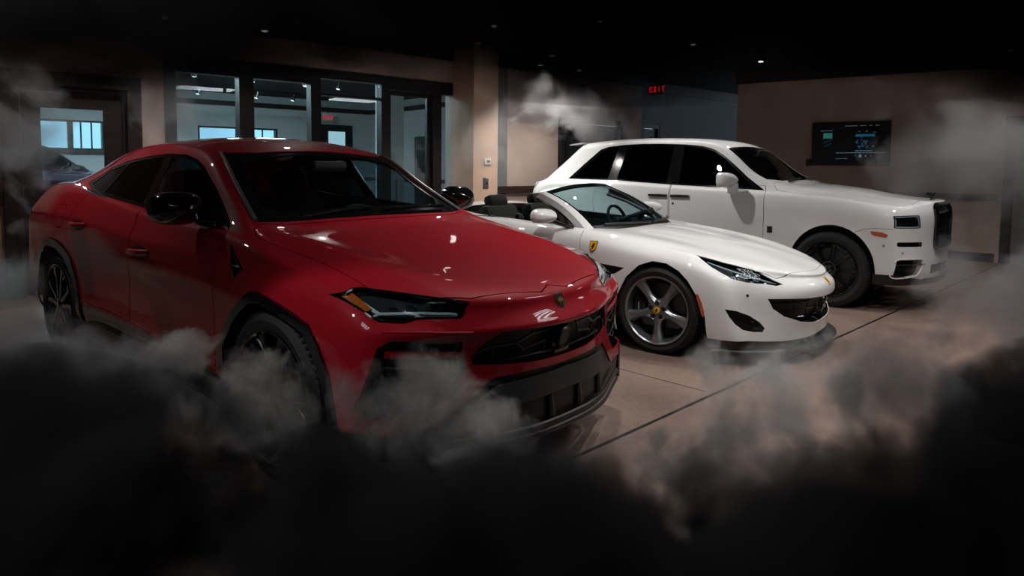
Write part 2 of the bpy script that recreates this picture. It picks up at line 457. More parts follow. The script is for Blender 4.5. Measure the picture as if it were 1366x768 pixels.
def wheel(car, x, s, R_, W, rim_r, style, yout, name='wheel', label=None):
    """s=-1 the car's right-hand side. built with the outer face towards local -y"""
    e = empty(name, (x, s * yout, R_), 0 if s < 0 else math.pi, parent=car)
    if label: e['label'] = label
    # tyre: outer sidewall at y=0, inner at y=W
    b = .018
    prof = [(rim_r - .012, .012), (rim_r + .004, .004), (rim_r + .02, -.001), ((rim_r + R_) / 2, -.007), (R_ - .03, .004), (R_ - .012, .016), (R_ - .004, .03)]
    for g in range(4):
        c = .03 + (W - .06) * (g + 1) / 5
        prof += [(R_ - .002, c - .008), (R_ - .009, c - .005), (R_ - .009, c + .005), (R_ - .002, c + .008)]
    prof += [(R_ - .004, W - .03), (R_ - .03, W - .004), (rim_r, W - .004), (rim_r - .01, W - .01)]
    mb = MB(); n = 120; mb.lathe(prof, n)
    for k in range(72):      # shoulder blocks
        a = 2 * math.pi * k / 72; M = Matrix.Rotation(a, 4, 'Y')
        mb.box((R_ - .020, .014, -.008), (R_ - .0022, .044, .0065), M=M)
    mb.build('tyre', 'tyre', e)
    # rim barrel
    st = {'urus': 'wheel_black', 'rolls': 'wheel_black', 'ferrari': 'silver'}[style]
    r = rim_r; mb = MB()
    mb.lathe([(r, .004), (r, -.004), (r - .008, -.006), (r - .016, .004), (r - .020, .03), (r - .045, W * .45), (r - .045, W - .03), (r - .01, W - .015), (r - .005, W - .02), (r - .04, W * .5), (r - .005, .03), (r, .004)], 80)
    if style == 'urus':
        hub = .052
        for k in range(5):
            for sg in (-1, 1):
                a0 = 2 * math.pi * k / 5 + .31
                def P(rr, da): return (rr * math.cos(a0 + da), rr * math.sin(a0 + da))
                o = [P(hub * .7, sg * .16), P(hub * 1.6, sg * .06), P(r * .62, sg * .17), P(r - .012, sg * .20), P(r - .012, sg * .40), P(r * .66, sg * .31), P(hub * 1.8, sg * .50), P(hub * .8, sg * .75)]
                mb.prism(o if area(o) > 0 else o[::-1], .045, .006, 'y', bev=.007)
                o = [P(r * .60, sg * .20), P(r * .64, sg * .34), P(r - .012, sg * .60), P(r - .012, sg * .50)]
                mb.prism(o if area(o) > 0 else o[::-1], .045, .012, 'y', bev=.005)
        mb.lathe([(0, .002), (.036, .0), (.052, .008), (.06, .03), (.06, .07)], 32)
    elif style == 'ferrari':
        for k in range(5):
            a0 = R(90) + 2 * math.pi * k / 5 + R(36)
            def P(rr, w): return (rr * math.cos(a0) - w * math.sin(a0), rr * math.sin(a0) + w * math.cos(a0))
            o = [P(.03, -.045), P(.075, -.038), P(.12, -.026), (P(r * .62, -.030)), P(r * .86, -.043), P(r - .012, -.052), P(r - .008, 0), P(r - .012, .052), P(r * .86, .043), P(r * .62, .030), P(.12, .026), P(.075, .038), P(.03, .045)]
            mb.prism(o, .065, .026, 'y', bev=.004)
            # raised ridge of the spoke, tapering
            vs = []
            for rr, w, h in ((.055, .028, .016), (.12, .016, .012), (r * .62, .020, .006), (r * .86, .034, .000), (r - .012, .044, .002)):
                vs += [(*P(rr, -w - .008), .028), (*P(rr, -w * .75), h), (*P(rr, w * .75), h), (*P(rr, w + .008), .028)]
            vs = [(v[0], v[2], v[1]) for v in vs]
            fs = [(i * 4 + j, i * 4 + j + 1, i * 4 + j + 5, i * 4 + j + 4) for i in range(4) for j in range(3)] + [(0, 1, 2, 3), (16, 17, 18, 19)]
            mb.add(vs, fs)
        mb.lathe([(0, .02), (.03, .018), (.068, .016), (.082, .026), (.086, .07)], 40)
        lug = MB()
        for k in range(5):
            a = R(90) + 2 * math.pi * k / 5
            p = Vector((.056 * math.cos(a), 0, .056 * math.sin(a)))
            lug.lathe([(.004, .008), (.009, .006), (.011, .012), (.011, .03)], 12, c=p); lug.lathe([(.012, .0155), (.0165, .013), (.019, .017)], 16, c=p)
    else:
        for k in range(9):
            a0 = 2 * math.pi * k / 9
            def P(rr, da): return (rr * math.cos(a0 + da), rr * math.sin(a0 + da))
            o = [P(.07, -.20), P(.13, -.10), P(r * .72, -.07), P(r - .012, -.10), P(r - .012, .10), P(r * .72, .07), P(.13, .10), P(.07, .20)]
            mb.prism(o if area(o) > 0 else o[::-1], .05, .008, 'y', bev=.006)
            o = [P(r * .83, .12), P(r * .83, 2 * math.pi / 9 - .12), P(r - .01, 2 * math.pi / 9 - .08), P(r - .01, .08)]
            mb.prism(o if area(o) > 0 else o[::-1], .05, .022, 'y', bev=.005)
        mb.lathe([(0, -.004), (.045, -.004), (.06, .004), (.085, .008), (.095, .02), (.1, .06)], 40)
    rim = mb.build('rim', st, e, ang=28)
    if style == 'ferrari': lug.build('lug_nuts', 'dark_metal', e)
    # centre cap
    mb = MB()
    if style == 'ferrari':
        mb.lathe([(0, .0065), (.024, .0075), (.0265, .012), (.0265, .03)], 32); mb.build('centre_cap', 'yellow', e)
        MB().prism([(p[0] * .036, p[1] * .036) for p in HORSE], .0066, .0052, 'y').build('prancing_horse', 'badge_black', e)
    elif style == 'urus':
        mb.lathe([(0, -.004), (.030, -.003), (.034, .002)], 32); mb.build('centre_cap', 'gloss_black', e)
        MB().prism(shield(.032, .042), -.003, -.006, 'y').build('shield_badge', 'gold', e)
    else:
        mb.lathe([(0, -.012), (.030, -.012), (.036, -.006), (.038, .0)], 32); mb.build('centre_cap', 'chrome', e)
    # brake
    db = MB(); dr = r * .76
    db.lathe([(.07, .10), (dr, .10), (dr, .132), (.07, .132)], 56, closed=True); db.lathe([(0, .075), (.075, .078), (.08, .12)], 32)
    db.build('brake_disc', 'disc', e)
    cb = MB(); ca = R(180 if x > -1 else 0) if s < 0 else R(0 if x > -1 else 180); vs = []
    o = [(rr * math.cos(ca + a), rr * math.sin(ca + a)) for rr, a in [(dr * .62, -.42), (dr * .62, 0), (dr * .62, .42), (dr * 1.06, .48), (dr * 1.1, .24), (dr * 1.11, 0), (dr * 1.1, -.24), (dr * 1.06, -.48)]]
    cb.prism(o if area(o) > 0 else o[::-1], .15, .055, 'y', bev=.014)
    cb.build('brake_caliper', {'urus': 'caliper_red', 'rolls': 'satin_black', 'ferrari': 'satin_black'}[style], e)
    if style == 'ferrari' and s < 0:      # pale lettering strip on the caliper
        c2 = MB()
        for k in range(7):
            M = Matrix.Translation((dr * .86 * math.cos(ca), .054, dr * .86 * math.sin(ca) + (k - 3) * .012)); c2.box((-.004, -.001, -.004), (.004, 0, .004), M=M)
        c2.build('caliper_lettering', 'drl', e)
    return e

# ------------------------------------------------------------------ car assembly
class Car:
    def __init__(s, root, outer, paint):
        s.root = root; s.outer = outer; s.shell0 = outer; s.shell = outer.copy(); s.S = Surf(outer); s.paint = paint
    def cut(s, P, axis, a, b, mirror=True):
        s.shell = trim(s.shell, P, axis, a, b, mirror, False)
    def get(s, P, axis, a, b, mirror=True, minus=None):
        me = trim(s.shell0, P, axis, a, b, mirror, True)
        if minus is not None:
            for q in (minus if isinstance(minus[0][0], (list, tuple)) else [minus]): me = trim(me, q, axis, a - .05, b + .05, mirror, False)
        return me
    def put(s, me, name, mats, d=(0, 0, 0), split=False, grow=0, label=None, parent=None, th=.008):
        me = thicken(me, th)
        if d != (0, 0, 0):
            me = movemesh(me, lambda c: c + np.stack([np.full(len(c), d[0]), np.sign(c[:, 1]) * d[1], np.full(len(c), d[2])], 1))
        if not isinstance(mats, (list, tuple)): mats = [mats, mats]
        out = []
        for sg in ((-1, 1) if split else (0,)):
            m2 = side_of(me, sg) if sg else me
            finish(m2, 38)
            out.append(link(name, m2, mats, parent or s.root, label=label))
        return out
    def tube(s, name, pts, axis, r, m, off=0., both=True, n=1, flat=1., closed=False, parent=None, dd=.04, k=8, label=None):
        pts = cr(pts, n, closed) if n > 1 else pts
        pts = dens(pts, dd, closed)
        for sg in ((1, -1) if both else (1,)):
            L = []; U = None
            for a, b in pts:
                p, nn = s.S.hit(a, b, axis, sg); L.append(p + nn * off); U = nn
            mb = MB().tube(L, r, k, closed=closed, flat=flat, up=U)
            mb.build(name, m, parent or s.root, label=label)
def seat(car, x, y, w=.52, h=.72, m='cabin', m2='cabin', head=True, name='seat', hh=.20):
    mb = MB()
    def bx(a, b, bev, M=None, mi=0): mb.box(a, b, mi, bev * 1.15, M)
    T = Matrix.Translation((x, y, 0))
    bx((-.25, -w / 2, .42), (.27, w / 2, .60), .05, T)
    B = T @ Matrix.Translation((-.24, 0, .52)) @ Matrix.Rotation(R(-16), 4, 'Y')
    bx((-.09, -w / 2, 0), (.07, w / 2, h), .06, B)
    bx((-.02, -w / 2 - .01, .05), (.12, -w / 2 + .09, h * .8), .04, B); bx((-.02, w / 2 - .09, .05), (.12, w / 2 + .01, h * .8), .04, B)
    if head: bx((-.07, -.14, h - .04), (.05, .14, h + hh), .05, B)
    bx((.06, -.15, .05), (.08, .15, h * .75), .01, B, 1)
    return mb.build(name, [m, m2], car)
def steering(car, x, y, z, m='cabin', tilt=22, rr=.185):
    M = Matrix.Translation((x, y, z)) @ Matrix.Rotation(R(-tilt), 4, 'Y')
    mb = MB(); pts = [(0, rr * math.cos(a), rr * math.sin(a)) for a in [2 * math.pi * k / 32 for k in range(32)]]
    mb.tube([M @ Vector(p) for p in pts], .016, 10, closed=True, up=(1, 0, 0))
    mb.box((-.03, -.07, -.06), (.03, .07, .05), 0, .02, M)
    for a in ((-.17, -.02), (.17, .02)): mb.box((-.01, min(a), -.025), (.01, max(a), .02), 0, 0, M)
    mb.box((-.01, -.03, -.17), (.01, .03, -.05), 0, 0, M)
    mb.cyl(M @ Vector((.02, 0, 0)), M @ Vector((.4, 0, -.02)), .035, 12)
    mb.build('steering_wheel', m, car)
def mirror_pod(car, S, s, c, size, arm, m, m2, e=2.6, foot=False):
    """door mirror: housing, mirror glass, arm. c in table coordinates (x, y_right, z)"""
    cx, cy, cz = c; sx, sy, sz = size; cy = -cy * (1 if s < 0 else -1)
    sg = -1 if s < 0 else 1
    def f(u, v):
        a = -math.pi / 2 + math.pi * u; b = 2 * math.pi * v      # a from the front pole to the flat rear
        cb, sb = math.cos(b), math.sin(b)
        k = (abs(cb) ** e + abs(sb) ** e) ** (-1 / e)
        fr = 1 - u
        rad = math.sin(min(1, (1 - fr) * 1.25) * math.pi / 2) ** .75
        xx = sx * (.5 - u * 1.0)
        top = .12 * sz * (cb * sg * -1)
        return (cx + xx, cy + rad * k * cb * sy * .5, cz + rad * k * sb * sz * .5 + top * 0 + (sb < 0) * rad * .0)
    mb = MB(); nu, nv = 14, 36
    vs = [f(.02 + .98 * i / nu, j / nv) for i in range(nu + 1) for j in range(nv)]
    fs = [(i * nv + j, i * nv + (j + 1) % nv, (i + 1) * nv + (j + 1) % nv, (i + 1) * nv + j) for i in range(nu) for j in range(nv)]
    fs += [tuple(range(nv))]; mb.add(vs, fs)
    rim = [vs[nu * nv + j] for j in range(nv)]
    inner = [(p[0] + .012, cy + (p[1] - cy) * .9, cz + (p[2] - cz) * .9) for p in rim]
    n0 = len(mb.v); mb.add(rim + inner, [(j, (j + 1) % nv, nv + (j + 1) % nv, nv + j) for j in range(nv)])
    h = mb.build('door_mirror', m, car)
    g = MB().add(inner, [tuple(range(nv))]).build('mirror_glass', 'chrome', h, smooth=False)
    a = MB(); p0 = Vector((cx - sx * .05, cy - sg * sy * .30, cz - sz * .38))
    if foot: a.box((cx - .05, cy - sg * sy * .34 - .045, cz - sz * .92), (cx + .05, cy - sg * sy * .34 + .045, cz - sz * .2), 0, .014)
    if foot: p0.z = cz - sz * .80
    p0 = p0; p1 = Vector((arm[0], -arm[1] * (1 if s < 0 else -1), arm[2]))
    a.tube([p0, (p0 + p1) / 2 + Vector((0, 0, -.006)), p1], [.032, .026, .034], 12, flat=.6); a.build('mirror_arm', m2, h)
    return h
def wheelhouse(car, xs, R_, y0=.5, y1=.93, m='under'):
    for x in xs:
        for s in (1, -1):
            mb = MB(); n = 20; vs = []
            for k in range(n + 1):
                a = math.pi * (-.12 + 1.24 * k / n); c, t = math.cos(a) * R_, math.sin(a) * R_
                vs += [(x + c, s * y0, .39 + t), (x + c, s * y1, .39 + t)]
            fs = [(2 * k, 2 * k + 1, 2 * k + 3, 2 * k + 2) for k in range(n)] + [tuple(2 * k for k in range(n + 1))]
            mb.add(vs, fs); mb.build('wheel_liner', m, car)

# ------------------------------------------------------------------ the building
AO = Vector((-5.18, 7.25, 0)); AD = Vector((.755, .656, 0)).normalized(); AN = Vector((AD.y, -AD.x, 0))      # window wall: origin, direction, normal into the room
BO = Vector((7.2, 11.2, 0)); BD = Vector((-.8, .6, 0)); BN = Vector((-BD.y * -1, -.8, 0)).normalized()
BN = Vector((-.6, -.8, 0))
def wm(O, D, N):      # wall frame: x along the wall, y out of the wall into the room, z up
    M = Matrix((D, N, Vector((0, 0, 1)))).transposed().to_4x4(); M.translation = O; return M
MA = wm(AO, AD, AN); MBw = wm(BO, BD, BN)
mat('plaster', srgb(176, 158, 148), .85); noisy(MATS['plaster'], 2.2, srgb(170, 152, 142), srgb(182, 164, 154), 5, .04)
mat('plaster_warm', srgb(196, 166, 146), .85); noisy(MATS['plaster_warm'], 3, srgb(192, 162, 142), srgb(200, 170, 150), 5, .04)
mat('plaster_grey', srgb(112, 112, 112), .85)
mat('plaster_cool', srgb(196, 204, 206), .85)
mat('charcoal', srgb(26, 26, 28), .9)
mat('dark_wood', srgb(30, 23, 20), .5); noisy(MATS['dark_wood'], 3, srgb(22, 17, 15), srgb(38, 29, 25), 8, .03, None, 'Object', (1, 1, 14))
mat('wood_rail', srgb(50, 36, 30), .4); noisy(MATS['wood_rail'], 4, srgb(34, 25, 21), srgb(62, 46, 38), 8, .03, None, 'Object', (.6, 6, 10))
mat('bronze', srgb(22, 19, 18), .4, .3)
mat('white_plastic', srgb(206, 206, 202), .4)
mat('grey_metal', srgb(96, 98, 98), .4, .6)
mat('ceiling_tile', srgb(150, 152, 152), .9)
glass('shop_glass', (.80, .92, .95, 1), 1.0)
mat('screen', srgb(6, 14, 24), .25)
mat('screen_blue', srgb(10, 40, 60), .3, emit=srgb(20, 90, 120), estr=.5)
mat('screen_white', srgb(40, 60, 70), .3, emit=srgb(120, 150, 170), estr=.35)
mat('screen_teal', srgb(20, 50, 50), .3, emit=srgb(60, 140, 130), estr=.35)
mat('exit_red', srgb(120, 10, 16), .4, emit=srgb(235, 30, 44), estr=1.1)
mat('lamp_glow', (1, 1, 1, 1), .5, emit=(1, .95, .88, 1), estr=3)
mat('pane_glow', srgb(150, 180, 190), .5, emit=srgb(190, 215, 225), estr=.8)  # no lamp: glow put into the far door's pane, nothing lit behind it
mat('tube_glow', (1, 1, 1, 1), .5, emit=(.93, .97, 1, 1), estr=TUBE)
mat('tube_bright', (1, 1, 1, 1), .5, emit=(.85, .96, 1, 1), estr=TUBE * 9)
# polished concrete
cm = mat('concrete', srgb(120, 104, 96), .35, spec=.5)
def concrete(m):
    nt = m.node_tree; N = nt.nodes; L = nt.links; b = N['Principled BSDF']
    tc = N.new('ShaderNodeTexCoord')
    n1 = N.new('ShaderNodeTexNoise'); n1.inputs['Scale'].default_value = .9; n1.inputs['Detail'].default_value = 9; n1.inputs['Roughness'].default_value = .62
    n2 = N.new('ShaderNodeTexNoise'); n2.inputs['Scale'].default_value = 24; n2.inputs['Detail'].default_value = 6
    for n in (n1, n2): L.new(tc.outputs['Object'], n.inputs[0])
    r = N.new('ShaderNodeValToRGB'); r.color_ramp.elements[0].position = .32; r.color_ramp.elements[0].color = srgb(108, 91, 85); r.color_ramp.elements[1].position = .7; r.color_ramp.elements[1].color = srgb(152, 129, 118)
    L.new(n1.outputs[0], r.inputs[0])
    mx = N.new('ShaderNodeMixRGB'); mx.blend_type = 'OVERLAY'; mx.inputs[0].default_value = .35; L.new(r.outputs[0], mx.inputs[1]); L.new(n2.outputs[0], mx.inputs[2]); L.new(mx.outputs[0], b.inputs['Base Color'])
    mr = N.new('ShaderNodeMapRange'); mr.inputs['To Min'].default_value = .22; mr.inputs['To Max'].default_value = .42; L.new(n1.outputs[0], mr.inputs[0]); L.new(mr.outputs[0], b.inputs['Roughness'])
    bp = N.new('ShaderNodeBump'); bp.inputs['Strength'].default_value = .06; bp.inputs['Distance'].default_value = .01; L.new(n2.outputs[0], bp.inputs['Height']); L.new(bp.outputs[0], b.inputs['Normal'])
concrete(cm)
def struct(name, mb, m, M=None, parent=None, smooth=False):
    o = mb.build(name, m, parent, M, smooth=smooth)
    if parent is None: o['kind'] = 'structure'
    return o
H_ = 3.30
# floor
fl = MB(); fl.box((-16, -3.6, -.12), (15, 26, 0)); struct('floor', fl, 'concrete')
jt = MB()
d = Vector((.707, .707, 0)); nrm = Vector((-.707, .707, 0)); p = Vector((.30, 3.33, 0))
def strip(mb, a, b, w, h0=.0, h1=.0016):
    a = Vector(a); b = Vector(b); t = (b - a).normalized(); n = Vector((-t.y, t.x, 0)) * w / 2
    q = [a - n, b - n, b + n, a + n]; mb.add([(v.x, v.y, h0) for v in q] + [(v.x, v.y, h1) for v in q], [(0, 3, 2, 1), (4, 5, 6, 7), (0, 1, 5, 4), (1, 2, 6, 5), (2, 3, 7, 6), (3, 0, 4, 7)])
strip(jt, (-3.2, -.2, 0), (7.6, 10.62, 0), .022); struct('trim_1', jt, 'dark_metal')
jt = MB(); strip(jt, (1.27, 4.36, 0), (-4.2, 9.95 - .0, 0), .005); struct('trim_2', jt, 'under')
# ceiling
ce = MB(); ce.box((-16, -3.6, H_), (15, 26, H_ + .1)); struct('ceiling', ce, 'charcoal')
# window wall, built around its openings (x = distance along the wall)
def wall_with(mb, x0, x1, z0, z1, holes, y0=-.20, y1=0.):
    xs = sorted({x0, x1, *[h[0] for h in holes], *[h[1] for h in holes]})
    for a, b in zip(xs[:-1], xs[1:]):
        zs = [z0]
        for h in holes:
            if h[0] <= a + 1e-6 and h[1] >= b - 1e-6: zs += [h[2], h[3]]
        zs.append(z1)
        for q in range(0, len(zs), 2):
            if zs[q + 1] - zs[q] > 1e-4: mb.box((a, y0, zs[q]), (b, y1, zs[q + 1]))
w = MB(); wall_with(w, -9, 10.32, 0, H_, [(-.08, 1.06, 0, 2.325), (1.40, 5.60, 0, 2.75), (7.95, 9.86, 0, 2.36)])
struct('wall_left', w, 'plaster', MA)
w = MB(); wall_with(w, 10.32, 19, 0, H_, [(10.5, 11.6, 0, 2.40)], -.70, -.50); w.box((10.32, -.7, 0), (10.42, 0, H_)); struct('wall_back', w, 'plaster_grey', MA)  # same wall made greyer: the deep corner's shade is put into the colour
w = MB(); w.box((6.42, 0, 0), (6.715, .03, H_)); struct('trim_3', w, 'plaster_grey', MA)
w = MB(); w.box((5.59, 0, 0), (6.07, .553, H_)); struct('wall_pillar', w, 'plaster_warm', MA)
# TV wall
w = MB(); w.box((-12, -.25, 0), (3.58, 0, H_)); struct('wall_right', w, 'plaster', MBw)
# walls behind the camera and at the sides
w = MB(); w.box((-12, -3.6, 0), (14, -3.4, H_)); struct('wall_front', w, 'plaster_grey')
w = MB(); w.box((13.4, -3.6, 0), (13.6, 10, H_)); struct('wall_side', w, 'plaster_grey')
w = MB(); w.box((-9.6, -3.6, 0), (-9.4, 4.6, H_)); struct('wall_far_side', w, 'plaster_grey')
# crown, chair rail, baseboard
def run(name, mb_list, m, M): 
    mb = MB()
    for a, b in mb_list: mb.box(a, b, 0, .006)
    struct(name, mb, m, M)
run('trim_4', [((-9, 0, 3.09), (5.58, .07, 3.30)), ((6.08, 0, 3.09), (10.40, .07, 3.30))], 'dark_wood', MA)
run('trim_5', [((10.43, -.5, 3.09), (19, -.43, 3.30))], 'dark_wood', MA)
run('trim_6', [((-12, 0, 3.07), (3.60, .08, 3.30))], 'dark_wood', MBw)
run('trim_7', [((-9, 0, .99), (-.17, .035, 1.10)), ((6.43, .01, 1.005), (7.84, .06, 1.12)), ((9.97, 0, 1.0), (10.3, .035, 1.11))], 'wood_rail', MA)
run('trim_8', [((-.60, 0, .975), (3.56, .035, 1.085)), ((-12, 0, .975), (-1.75, .035, 1.085))], 'wood_rail', MBw)
run('baseboard_left', [((-9, 0, 0), (-.17, .02, .14)), ((1.16, 0, 0), (1.32, .02, .14)), ((6.08, 0, 0), (7.84, .02, .14)), ((9.97, 0, 0), (10.3, .02, .14))], 'dark_wood', MA)
run('baseboard_right', [((-.60, 0, 0), (3.56, .02, .14)), ((-12, 0, 0), (-1.75, .02, .14))], 'dark_wood', MBw)
# left glazed door
t = empty('door_1', parent=None); t.matrix_world = MA; t['kind'] = 'structure'
f = MB()
f.box((-.17, 0, 0), (-.02, .05, 2.42), 0, .006); f.box((1.0, 0, 0), (1.15, .05, 2.42), 0, .006); f.box((-.17, 0, 2.27), (1.15, .05, 2.42), 0, .006)
f.box((-.08, -.2, 0), (.0, 0, 2.325)); f.box((.98, -.2, 0), (1.06, 0, 2.325)); f.box((-.08, -.2, 2.24), (1.06, 0, 2.325)); f.build('door_frame', 'dark_wood', t, smooth=False)
l = MB(); wall_with(l, .01, .97, .01, 2.235, [(.185, .78, .28, 2.04)], -.10, -.05); l.build('door_leaf', 'dark_wood', t, smooth=False)
l = MB(); l.box((.185, -.08, .28), (.78, -.072, 2.04)); l.build('door_glass', 'shop_glass', t, smooth=False)
l = MB(); l.tube([(.21, .0, .84), (.21, .0, 1.13)], .014, 10); l.tube([(.21, -.07, .88), (.21, .0, .88)], .008, 8); l.tube([(.21, -.07, 1.09), (.21, .0, 1.09)], .008, 8); l.build('door_handle', 'chrome', t)
# shopfront
t = empty('window_1'); t.matrix_world = MA; t['kind'] = 'structure'
panes = [(1.53, 2.27, .12, 2.545), (2.456, 3.227, .12, 2.545), (3.37, 4.31, .12, 2.40), (3.37, 4.31, 2.425, 2.63)]
f = MB(); wall_with(f, 1.40, 4.31, 0, 2.75, panes, -.13, .02); f.build('window_frame', 'bronze', t, smooth=False)
for a, b, c, d_ in panes: MB().box((a, -.06, c), (b, -.052, d_)).build('pane', 'shop_glass', t, smooth=False)
t = empty('door_2'); t.matrix_world = MA; t['kind'] = 'structure'
f = MB(); wall_with(f, 4.31, 5.60, 0, 2.75, [(4.42, 5.215, .0, 2.56), (5.37, 5.60, .12, 2.56)], -.13, .02); f.build('door_frame', 'bronze', t, smooth=False)
f = MB(); wall_with(f, 4.425, 5.21, .01, 2.555, [(4.50, 5.14, .25, 2.49)], -.09, -.04); f.build('door_leaf', 'bronze', t, smooth=False)
MB().box((4.50, -.07, .25), (5.14, -.062, 2.49)).build('pane', 'shop_glass', t, smooth=False); MB().box((5.37, -.06, .12), (5.60, -.052, 2.56)).build('pane', 'shop_glass', t, smooth=False)
l = MB(); l.tube([(4.55, .03, .9), (4.55, .03, 1.25)], .012, 8); l.tube([(4.55, -.05, .94), (4.55, .03, .94)], .008, 6); l.tube([(4.55, -.05, 1.21), (4.55, .03, 1.21)], .008, 6); l.build('door_handle', 'grey_metal', t)
# panelled double doors
def double_door(name, x0, x1, ztop, y):
    t = empty(name); t.matrix_world = MA @ Matrix.Translation((0, y, 0)); t['kind'] = 'structure'
    f = MB(); f.box((x0 - .0, -.02, 0), (x0 + .10, .05, ztop), 0, .008); f.box((x1 - .10, -.02, 0), (x1, .05, ztop), 0, .008); f.box((x0, -.02, ztop - .10), (x1, .052, ztop), 0, .008); f.build('door_frame', 'dark_wood', t, smooth=False)
    mid = (x0 + x1) / 2
    for a, b in ((x0 + .10, mid - .004), (mid + .004, x1 - .10)):
        l = MB(); wall_with(l, a, b, .01, ztop - .105, [(a + .13, b - .13, .22, 1.0), (a + .13, b - .13, 1.18, ztop - .27)], -.05, .0)
        for c, e in ((.22, 1.0), (1.18, ztop - .27)): l.box((a + .13, -.045, c), (b - .13, -.025, e)); l.box((a + .19, -.03, c + .06), (b - .19, -.012, e - .06), 0, .008)
        lf = l.build('door_leaf', 'dark_wood', t, smooth=False)
        hx = b - .06 if a < mid - .3 and b < mid + .01 else a + .06
        MB().lathe([(0, .05), (.022, .046), (.027, .036), (.018, .02), (.010, .0), (.026, .0), (.026, -.004)], 16, c=(hx, 0, 1.02)).build('door_knob', 'grey_metal', lf)
double_door('door_3', 7.95, 9.86, 2.36, -.06)
double_door('door_4', 10.45, 11.65, 2.41, -.56)
# tall dark frame on the TV wall
t = empty('door_5'); t.matrix_world = MBw; t['kind'] = 'structure'
f = MB(); f.box((-.80, 0, 0), (-.655, .05, 2.30), 0, .008); f.box((-1.75, 0, 0), (-1.60, .05, 2.30), 0, .008); f.box((-1.75, 0, 2.15), (-.655, .052, 2.30), 0, .008); f.build('door_frame', 'dark_wood', t, smooth=False)
f = MB(); f.box((-1.60, 0, .01), (-.80, .015, 2.15)); f.build('door_leaf', 'plaster_grey', t, smooth=False)
# thermostat and control plate on the pillar
px = wm(AO + AN * .553, AD, AN)
def on_pillar(x, z): return px @ Matrix.Translation((x, 0, z))
t = empty('thermostat', label='small white thermostat on the pillar above the grey switch plate', cat='thermostat'); t.matrix_world = on_pillar(5.86, 1.525)
MB().box((-.065, 0, -.05), (.065, .022, .05), 0, .008).build('housing', 'white_plastic', t); MB().box((-.02, .02, -.012), (.04, .0235, .022)).build('display', 'lamp_dark', t, smooth=False)
t = empty('switch_plate', label='grey metal switch plate on the pillar below the thermostat', cat='switch'); t.matrix_world = on_pillar(5.83, 1.19)
MB().box((-.055, 0, -.085), (.055, .007, .085), 0, .003).build('plate', 'grey_metal', t)
for z in (-.03, 0, .03): MB().cyl((-.025, .005, z), (-.025, .012, z), .007, 12).build('button', 'badge_black', t)
MB().box((.012, .005, -.02), (.032, .018, .02), 0, .003).build('rocker', 'dark_metal', t)
MB().box((.0, .006, .076), (.045, .009, .084)).build('indicator', 'white_plastic', t, smooth=False)
# television
t = empty('television', label='flat black television on the back wall, showing a blue web page', cat='television'); t.matrix_world = MBw
MB().box((.925, .03, 1.525), (2.185, .075, 2.29), 0, .006).build('casing', 'badge_black', t); MB().box((1.3, 0, 1.75), (1.8, .035, 2.1)).build('wall_bracket', 'dark_metal', t, smooth=False)
s = MB().box((.94, .073, 1.555), (2.17, .0765, 2.278)).build('screen', 'screen', t, smooth=False)
def SX(u): return 2.17 - (u - 275) / (1065 - 275) * 1.23
def SZ(v): return 2.278 - (v - 182) / (610 - 182) * .723
def rect(u0, v0, u1, v1, m, name='screen_content', mb=None):
    b = (mb or MB()).box((SX(u1), .0765, SZ(v1)), (SX(u0), .0775, SZ(v0)))
    if mb is None: b.build(name, m, s, smooth=False)
m_ = MB(); random.seed(3)
def words(mb, u0, u1, v, h=5):
    u = u0
    while u < u1:
        l_ = random.uniform(14, 44); rect(u, v, min(u + l_, u1), v + h, 'screen_white', 'screen_word'); u += l_ + 7
for a, b in ((615, 740), (768, 828), (860, 890), (922, 960)): words(m_, a, b, 215, 6)
words(m_, 358, 484, 262, 5); words(m_, 530, 1038, 492, 7); words(m_, 530, 650, 553, 5); words(m_, 728, 905, 470, 9)
for u, v, r_ in ((727, 525, 5), (780, 527, 14), (836, 528, 7), (888, 530, 6)): rect(u - r_, v - r_, u + r_, v + r_, 'screen_white', 'screen_button')
m_ = MB(); rect(388, 288, 484, 344, None, mb=m_); m_.build('screen_card', 'screen_teal', s, smooth=False)
m_ = MB()
for k in range(34):
    u = random.uniform(720, 905); v = random.uniform(268, 448)
    if 300 < v < 332: v = 312
    rect(u, v, u + random.uniform(10, 26), v + random.uniform(4, 14), 'screen_blue', 'picture_patch')
rect(724, 305, 918, 330, 'screen_blue', 'picture_band')
for k in range(14): rect(385 + k * 7, 350 + (k * 37) % 80, 391 + k * 7, 358 + (k * 37) % 80, 'screen_blue', 'picture_patch')
MB().box((2.20, .0, 1.515), (2.285, .03, 1.64), 0, .004).build('m', 'badge_black'); o = bpy.data.objects['m']; o.matrix_world = MBw; o.name = 'wall_speaker'; tag(o, 'small black wall box just left of the television', 'wall box')
